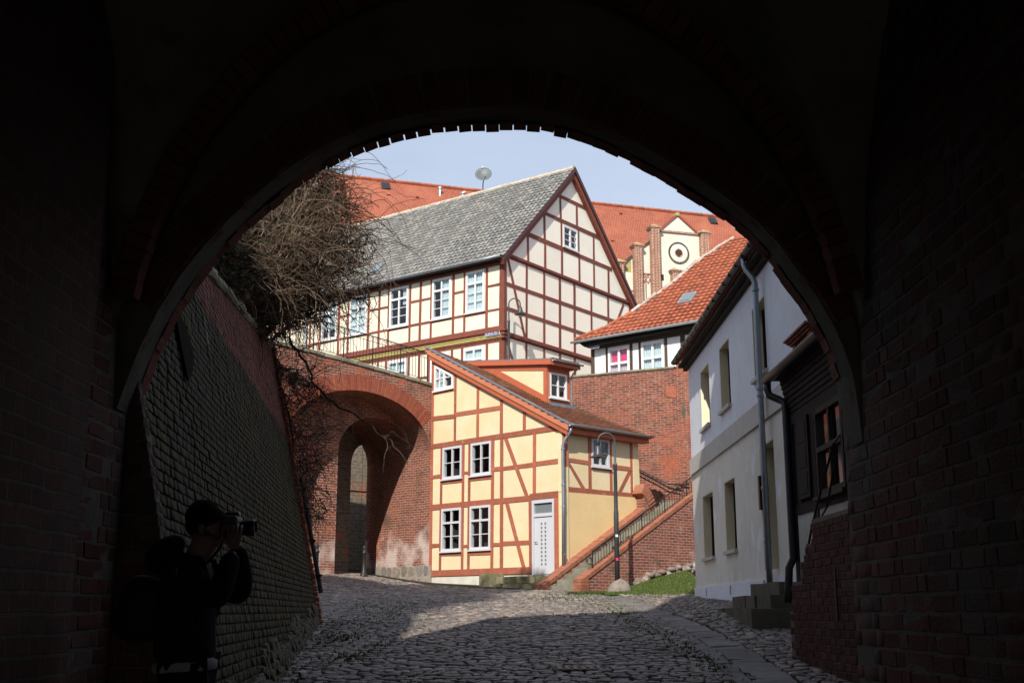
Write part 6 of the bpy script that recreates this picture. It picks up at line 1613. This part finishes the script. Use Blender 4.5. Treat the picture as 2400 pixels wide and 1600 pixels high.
# main roof: ridge at 29.3 behind
RF = Frame((4.9, 82.0), (.9542, .2991), (.2991, -.9542))
rp_ = [RF.pt(-32, 29.3), RF.pt(11.85, 29.3), RF.pt(17.5, 16.5, 10.0), RF.pt(-32, 16.5, 10.0)]
mesh('roof', rp_, [(0, 1, 2, 3)], 'churchtile', ch, uv=lambda c: ((Vector(c)-RF.O).dot(RF.e), (c[2])*1.27))
rp2 = [RF.pt(11.85, 29.3), RF.pt(17.5, 16.5, 10.0), RF.pt(17.5, 16.5, -10), RF.pt(-32, 29.3), RF.pt(-32, 16.5, -10)]
mesh('roof_far_side', rp2, [(0, 1, 2), (3, 4, 2, 0)], 'churchtile', ch, uv=lambda c: ((Vector(c)-RF.O).dot(RF.n), c[2]*1.27))
v, f = RF.box(-31.5, 17, 7.5, 16.5, -9.5, 9.5); mesh('nave_wall', v, f, 'churchbrick', ch, uv=RF.uv())
s = -30
while s < 11.7:
    v, f = tube_vf([RF.pt(s, 29.33), RF.pt(s+.46, 29.34)], [.14, .16], 6); mesh('ridge_tile', v, f, 'tileorange', ch); s += .44
rn = RF.n*.79+Vector((0, 0, .61)); upv = Vector((0, 0, 1))*.79-RF.n*.61
for (s, z) in ((-14.5, 28.75), (10.7, 28.75)):
    d = (29.3-z)/12.8*10; v, f = box_vf(RF.pt(s, z, d)+rn*.06, RF.e, upv, rn, .30, .36, .06); w = mesh('roof_light', v, f, 'zincdark', ch)
    v, f = box_vf(RF.pt(s, z, d)+rn*.125, RF.e, upv, rn, .24, .29, .01); mesh('pane', v, f, 'darkglass', w)
for s, z in ((-10.65, 28.5), (-8.9, 28.3), (-9.05, 28.2)):
    d = (29.3-z)/12.8*10; v, f = lathe_vf(RF.pt(s, z-.3, d), [(.10, 0), (.10, .75), (.17, .76), (.17, .84), (.08, .88)], 10); mesh('vent_pipe', v, f, 'zinclight', ch)
# small vents scattered on the roof
for i in range(14):
    s, z = -14+i*1.9+rng.uniform(-.5, .5), rng.uniform(24.5, 28.6); d = (29.3-z)/12.8*10
    v, f = box_vf(RF.pt(s, z, d)+rn*.05, RF.e, upv, rn, .10, .10, .06); mesh('vent_tile', v, f, 'tileorange', ch)
# white gable wall
gw_ = [(-4.6, 7.5), (4.6, 7.5), (4.6, 19.5), (3.4, 20.6), (2.0, 22.0), (1.75, 23.0), (1.33, 23.05), (0.0, 24.15), (-1.2, 23.05), (-1.6, 22.9), (-1.9, 22.2), (-2.6, 21.7), (-3.2, 21.15), (-3.8, 20.5), (-4.6, 19.6)]
hc = (0.02, 21.68)
v, f = CF.prism(gw_, -.5, 0); mesh('gable_wall', v, f, 'churchwhite', ch)
for (a, b) in (((-1.25, 23.0), (1.45, 23.02)),):
    v, f = CF.prism(strip(a, b, .10), -.1, .10); mesh('cornice', v, f, 'churchbrick', ch, uv=CF.uv())
for (a, b) in (((-1.25, 23.05), (0.0, 24.18)), ((0.0, 24.18), (1.42, 23.05)), ((-2.6, 21.72), (-1.9, 22.25)), ((-3.8, 20.52), (-3.15, 21.2)), ((2.05, 22.0), (3.4, 20.65))):
    v, f = CF.prism(strip(a, b, .12), -.55, .09); mesh('verge', v, f, 'red_brick' if b[1] > 22.9 or a[1] > 22.9 else 'greytimber', ch)
v, f = CF.box(-.12, .12, 24.1, 24.3, -.3, .1); mesh('finial', v, f, 'lichen', ch)
def pier(s, w, zt, zb=12., d=.32):
    p = mesh('brick_pier', *CF.box(s-w/2, s+w/2, zb, zt-.34, -.2, d), 'churchbrick', ch, uv=lambda c: ((Vector(c)-CF.O).dot(CF.e)+(Vector(c)-CF.O).dot(CF.n), c[2]))
    for k, (z0, z1, g) in enumerate(((zt-.34, zt-.24, .06), (zt-.238, zt-.14, .12))): v, f = CF.box(s-w/2-g, s+w/2+g, z0, z1, -.25, d+g); mesh('pier_cap', v, f, 'churchbrick', p, uv=CF.uv())
    V_ = [CF.pt(s-w/2-.08, zt-.138, d+.08), CF.pt(s+w/2+.08, zt-.138, d+.08), CF.pt(s+w/2+.08, zt-.138, -.25), CF.pt(s-w/2-.08, zt-.138, -.25), CF.pt(s, zt+.10, .05)]
    mesh('cap_stone', V_, [(0, 1, 4), (1, 2, 4), (2, 3, 4), (3, 0, 4)], 'lichen', p)
    for q in (-1, 0, 1):   # rounded shafts
        v, f = tube_vf([CF.pt(s+q*w*.32, zb, d+.01), CF.pt(s+q*w*.32, zt-.36, d+.01)], w*.17, 8); mesh('shaft', v, f, 'churchbrick', p, uv=lambda c: ((Vector(c)-CF.O).dot(CF.e), c[2]))
for s, w, zt, zb in ((-1.66, .58, 23.30, 12), (-2.84, .54, 22.02, 12), (-4.06, .52, 20.84, 12), (1.74, .58, 23.28, 12), (-.37, .48, 20.62, 17), (.46, .48, 20.62, 17), (3.4, .5, 21.2, 12)): pier(s, w, zt, zb)
# rosette
def ring(c, r0, r1, d0, d1, n=40, frame=CF):
    vs, fs = [], []
    for k in range(n):
        q = 2*math.pi*k/n
        for r_, d in ((r0, d0), (r0, d1), (r1, d1), (r1, d0)): vs.append(frame.pt(c[0]+r_*math.cos(q), c[1]+r_*math.sin(q), d))
    for k in range(n):
        j = (k+1) % n
        for t in range(4): u = (t+1) % 4; fs.append((4*k+t, 4*k+u, 4*j+u, 4*j+t))
    return vs, fs
ms = []; vb_ = [brick_vf(.10, .12, .1, .006, .003, rng) for _ in range(2)]
for k in range(44):
    q = 2*math.pi*k/44; ex = CF.e*-math.sin(q)+Vector((0, 0, math.cos(q))); ez = CF.e*math.cos(q)+Vector((0, 0, math.sin(q)))
    ms.append((k % 2, mat4(ex*.72, -CF.n, ez*.7, CF.pt(hc[0]+.66*math.cos(q), hc[1]+.66*math.sin(q), .07))))
pieces('rosette_brick', 'rosette_bricks', vb_, ms, 'darkstone', ch, 300)
v, f = ring(hc, .27, .58, -.05, .03); mesh('rosette_field', v, f, 'churchwhite', ch)
v, f = ring(hc, .215, .275, -.05, .05); mesh('rosette_rim', v, f, 'churchbrick', ch, uv=CF.uv())
v, f = ring(hc, .005, .216, -.05, .004, 24); mesh('rosette_opening', v, f, 'interior', ch)
for k in range(6): q = math.pi*k/3; v, f = tube_vf([CF.pt(hc[0]+.05*math.cos(q), hc[1]+.05*math.sin(q), .02), CF.pt(hc[0]+.21*math.cos(q), hc[1]+.21*math.sin(q), .02)], .013, 5); mesh('rosette_spoke', v, f, 'red_brick', ch)
v, f = CF.box(-1.34, -1.04, 19.8, 20.2, -.02, .006); mesh('opening', v, f, 'interior', ch)
# blind tracery between the piers
for (a0, a1) in ((-2.55, -1.97), (-3.78, -3.12)):
    base = 19.55 if a0 > -3 else 18.4
    for rr_ in range(2):
        zc = base-rr_*1.75+.25
        for q in range(2):
            c = a0+(a1-a0)*(q+.5)/2; w = (a1-a0)/4*.9
            for (p, t) in (((c-w, zc), (c, zc+.25)), ((c, zc+.25), (c+w, zc)), ((c+w, zc), (c, zc-.25)), ((c, zc-.25), (c-w, zc))): v, f = CF.prism(strip(p, t, .05), -.02, .05); mesh('tracery', v, f, 'churchbrick', ch, uv=CF.uv())
        v, f = CF.box(a0, a1, zc+.30, zc+.37, -.02, .052); mesh('tracery', v, f, 'churchbrick', ch, uv=CF.uv())
        v, f = CF.box((a0+a1)/2-.03, (a0+a1)/2+.03, zc-1.4, zc+.3, -.02, .048); mesh('tracery', v, f, 'churchbrick', ch, uv=CF.uv())
v, f = CF.prism([(-3.2, 20.15), (-3.2, 20.9), (-3.75, 20.45), (-3.8, 20.15)], -.1, .01); mesh('lichen_patch', v, f, 'lichen', ch)

# ------------------------------------------------------------------ photographer in the passage, seen from the side, facing the street
px, py = -1.68, 6.30; pz = G(px, py)
KS = .95
def P(dx, dy, z): return Vector((px+dx*KS, py+dy*KS, pz+z*KS))
def skin_obj(name, chains, mat, parent, sub=2):
    """chains: list of lists of (point, radius or (rx, ry)); points equal to earlier ones are shared"""
    vs, es, rad, idx = [], [], [], {}
    for ch_ in chains:
        prev = None
        for p, r_ in ch_:
            key = (round(p.x, 4), round(p.y, 4), round(p.z, 4))
            if key not in idx: idx[key] = len(vs); vs.append(p); rad.append(r_ if isinstance(r_, tuple) else (r_, r_))
            i = idx[key]
            if prev is not None and prev != i: es.append((prev, i))
            prev = i
    o_ = off(parent); me = bpy.data.meshes.new(name); me.from_pydata([v-o_ for v in vs], es, []); me.materials.append(MT[mat])
    o = bpy.data.objects.new(name, me); COL.objects.link(o); o.parent = parent
    m = o.modifiers.new('skin', 'SKIN'); m.use_smooth_shade = True
    sv = me.skin_vertices[0].data
    for i, r_ in enumerate(rad): sv[i].radius = r_
    sv[0].use_root = True
    s = o.modifiers.new('sub', 'SUBSURF'); s.levels = sub; s.render_levels = sub
    return o
man = root('person', (px, py, pz), 'person in black jacket and knitted cap taking a photo inside the arch', 'person')
pel, wai, che, nek = P(-.02, 0, .90), P(-.03, 0, 1.08), P(-.03, 0, 1.30), P(.02, 0, 1.455)
# right arm = towards us (-y), left arm beyond
shr, elr, wrr = P(0, -.20, 1.38), P(.20, -.24, 1.21), P(.245, -.13, 1.49)
shl, ell, wrl = P(0, .19, 1.38), P(.22, .24, 1.25), P(.22, .08, 1.54)
hipr, knr, anr = P(0, -.085, .84), P(.02, -.11, .47), P(-.02, -.11, .08)
hipl, knl, anl = P(0, .085, .84), P(.04, .11, .47), P(.03, .12, .08)
hd0, hd1, hd2 = P(.055, 0, 1.545), P(.075, 0, 1.62), P(.06, 0, 1.70)
body = skin_obj('body', [[(pel, (.15, .11)), (wai, (.14, .10)), (che, (.16, .11)), (nek, .058), (hd0, (.062, .068)), (hd1, (.080, .085)), (hd2, (.07, .075))],
    [(hd1, (.08, .085)), (P(.165, 0, 1.605), .022), (P(.18, 0, 1.585), .014)], [(hd0, (.062, .068)), (P(.12, 0, 1.545), .034), (P(.14, 0, 1.53), .022)],
    [(che, (.16, .11)), (shr, .06), (elr, .045), (wrr, .028)], [(che, (.16, .11)), (shl, .06), (ell, .045), (wrl, .028)],
    [(pel, (.15, .11)), (hipr, .08), (knr, .055), (anr, .04)], [(pel, (.15, .11)), (hipl, .08), (knl, .055), (anl, .04)]], 'skin', man)
# ear
v, f = box_vf(P(.055, -.088, 1.61), (1, 0, 0), (0, 1, 0), (0, 0, 1), .022, .012, .034); e_ = mesh('ear', v, f, 'skin', man); bm_ = e_.modifiers.new('s', 'SUBSURF'); bm_.levels = 2; bm_.render_levels = 2
# hands: palm plus five fingers each, curled round the camera
def hand(w, palm_c, fdir, side, name):
    """fingers run along fdir, spread along spread dir"""
    fd = fdir.normalized(); up = Vector((1, 0, 0)); sp = up-fd*up.dot(fd); sp.normalize()
    ch_ = [[(w, .028), (w.lerp(palm_c, .5), (.036, .024)), (palm_c, (.040, .022))]]
    for i, (o_, ln) in enumerate(((-.031, .060), (-.010, .072), (.011, .068), (.031, .055))):
        b = palm_c+sp*o_+fd*.022; m = b+fd*ln*.55+Vector((0, side*.012, 0)); t = m+fd*ln*.42+Vector((0, side*.034, 0))
        ch_.append([(palm_c, (.040, .022)), (b, .0105), (m, .0098), (t, .0078)])
    tb = palm_c-sp*.030-fd*.02; ch_.append([(palm_c, (.040, .022)), (tb, .013), (tb-sp*.030+fd*.025, .0115), (tb-sp*.038+fd*.055+Vector((0, side*.01, 0)), .009)])
    return skin_obj(name, ch_, 'skin', man, 2)
hand(wrr, wrr+Vector((.005, -.005, .055)), Vector((-.12, .25, 1)), 1, 'hand')
hand(wrl, wrl+Vector((-.005, .0, .05)), Vector((-.2, -.2, 1)), -1, 'hand')
# jacket, trousers, cap, shoes
jk = skin_obj('jacket', [[(P(-.02, 0, .89), .17), (P(-.02, 0, .96), .175), (P(-.03, 0, 1.10), .165), (P(-.035, 0, 1.28), .165), (P(-.02, 0, 1.40), .13), (P(.01, 0, 1.465), .085)],
    [(P(-.035, 0, 1.28), .165), (shr+Vector((0, 0, -.01)), .092), (shr.lerp(elr, .5), .078), (elr, .074), (elr.lerp(wrr, .5), .062), (wrr-Vector((0, 0, .015)), .048)],
    [(P(-.035, 0, 1.28), .165), (shl+Vector((0, 0, -.01)), .105), (shl.lerp(ell, .5), .088), (ell, .082), (ell.lerp(wrl, .5), .068), (wrl-Vector((0, 0, .02)), .048)],
    ], 'blackcloth', man)
v, f = lathe_vf(P(-.015, 0, .845), [(.15, 0), (.163, .006), (.165, .045), (.14, .06)], 20); sh_ = mesh('shirt_hem', v, f, 'whitecloth', man, smooth=True)
for vv_ in sh_.data.vertices: c = P(-.015, 0, 0)-off(man); vv_.co.z += -.10*(vv_.co.x-c.x)*-1*.6
skin_obj('trousers', [[(P(-.01, 0, .88), .125), (hipr, .09), (knr, .078), (P(-.02, -.11, .10), .068)], [(P(-.01, 0, .88), .125), (hipl, .09), (knl, .078), (P(.03, .12, .10), .068)]], 'bluecloth', man)
for a in (anr, anl): skin_obj('shoe', [[(a+Vector((-.04, 0, -.02)), .05), (a+Vector((.08, 0, -.035)), .045), (a+Vector((.19, 0, -.045)), .035)]], 'blackplastic', man)
cap = []
V_, F_ = [], []
cc = P(.05, 0, 1.65); tilt = Matrix.Rotation(-.42, 3, 'Y')
for i in range(10):
    ph = math.pi*.60*i/9; rr_ = 1+(.035*math.sin(i*1.9) if i > 2 else 0)
    for k in range(22): q = 2*math.pi*k/22; p = Vector((.104*math.sin(ph)*math.cos(q)*rr_, .092*math.sin(ph)*math.sin(q)*rr_, .125*math.cos(ph))); V_.append(cc+tilt @ p)
for i in range(9):
    for k in range(22): j = (k+1) % 22; F_.append((i*22+k, (i+1)*22+k, (i+1)*22+j, i*22+j))
mesh('knitted_cap', V_, F_, 'blackknit', man, smooth=True)
skin_obj('hood', [[(P(-.17, 0, 1.36), (.06, .09)), (P(-.19, 0, 1.45), (.085, .12)), (P(-.12, 0, 1.51), (.07, .10)), (P(-.06, 0, 1.48), (.05, .09))]], 'blackcloth', man)
# backpack
bpk = root('backpack', P(-.27, 0, .98), 'black backpack on the photographer\'s back', 'backpack')
skin_obj('pack', [[(P(-.25, 0, .99), (.085, .13)), (P(-.27, 0, 1.10), (.115, .155)), (P(-.26, 0, 1.24), (.11, .155)), (P(-.22, 0, 1.36), (.075, .12))]], 'blacknylon', bpk)
skin_obj('front_pocket', [[(P(-.33, 0, 1.02), (.05, .10)), (P(-.345, 0, 1.14), (.055, .11)), (P(-.32, 0, 1.22), (.045, .09))]], 'blacknylon', bpk)
for sy in (-.12, .12):
    v, f = tube_vf([P(-.18, sy, 1.38), P(-.08, sy*1.2, 1.475), P(.08, sy*1.15, 1.44), P(.14, sy*1.1, 1.28), P(.08, sy*1.3, 1.08), P(-.14, sy*1.4, 1.02)], .018, 6); mesh('shoulder_strap', v, f, 'blacknylon', bpk, smooth=True)
# camera held at the eye
cmo = root('photo_camera', P(.235, -.02, 1.58), 'black camera with lens held up to the photographer\'s eye', 'camera')
def rbox(c, hx, hy, hz, name, mat, bev=.012):
    v, f = box_vf(c, (1, 0, 0), (0, 1, 0), (0, 0, 1), hx, hy, hz); o = mesh(name, v, f, mat, cmo); m = o.modifiers.new('b', 'BEVEL'); m.width = bev; m.segments = 3; return o
rbox(P(.205, -.01, 1.622), .040, .074, .055, 'body', 'blackplastic'); rbox(P(.205, -.005, 1.685), .038, .030, .020, 'prism_hump', 'blackplastic'); rbox(P(.20, -.075, 1.60), .045, .02, .048, 'grip', 'blackplastic')
Rx = Matrix.Rotation(math.pi/2, 3, 'Y')
v, f = lathe_vf((0, 0, 0), [(.034, 0), (.038, .01), (.038, .03), (.042, .034), (.042, .062), (.045, .066), (.045, .084), (.040, .086), (.036, .076)], 20)
v = [P(.245, -.005, 1.618)+Rx @ Vector(p) for p in v]; mesh('lens', v, f, 'blackplastic', cmo, smooth=True)
v, f = lathe_vf((0, 0, 0), [(.037, .074), (.02, .078), (.002, .079)], 16); v = [P(.245, -.005, 1.618)+Rx @ Vector(p) for p in v]; mesh('lens_front', v, f, 'darkglass', cmo, smooth=True)
v, f = tube_vf([P(.21, -.085, 1.64), P(.17, -.12, 1.5), P(.10, -.10, 1.42)], .008, 5); mesh('camera_strap', v, f, 'blacknylon', cmo)
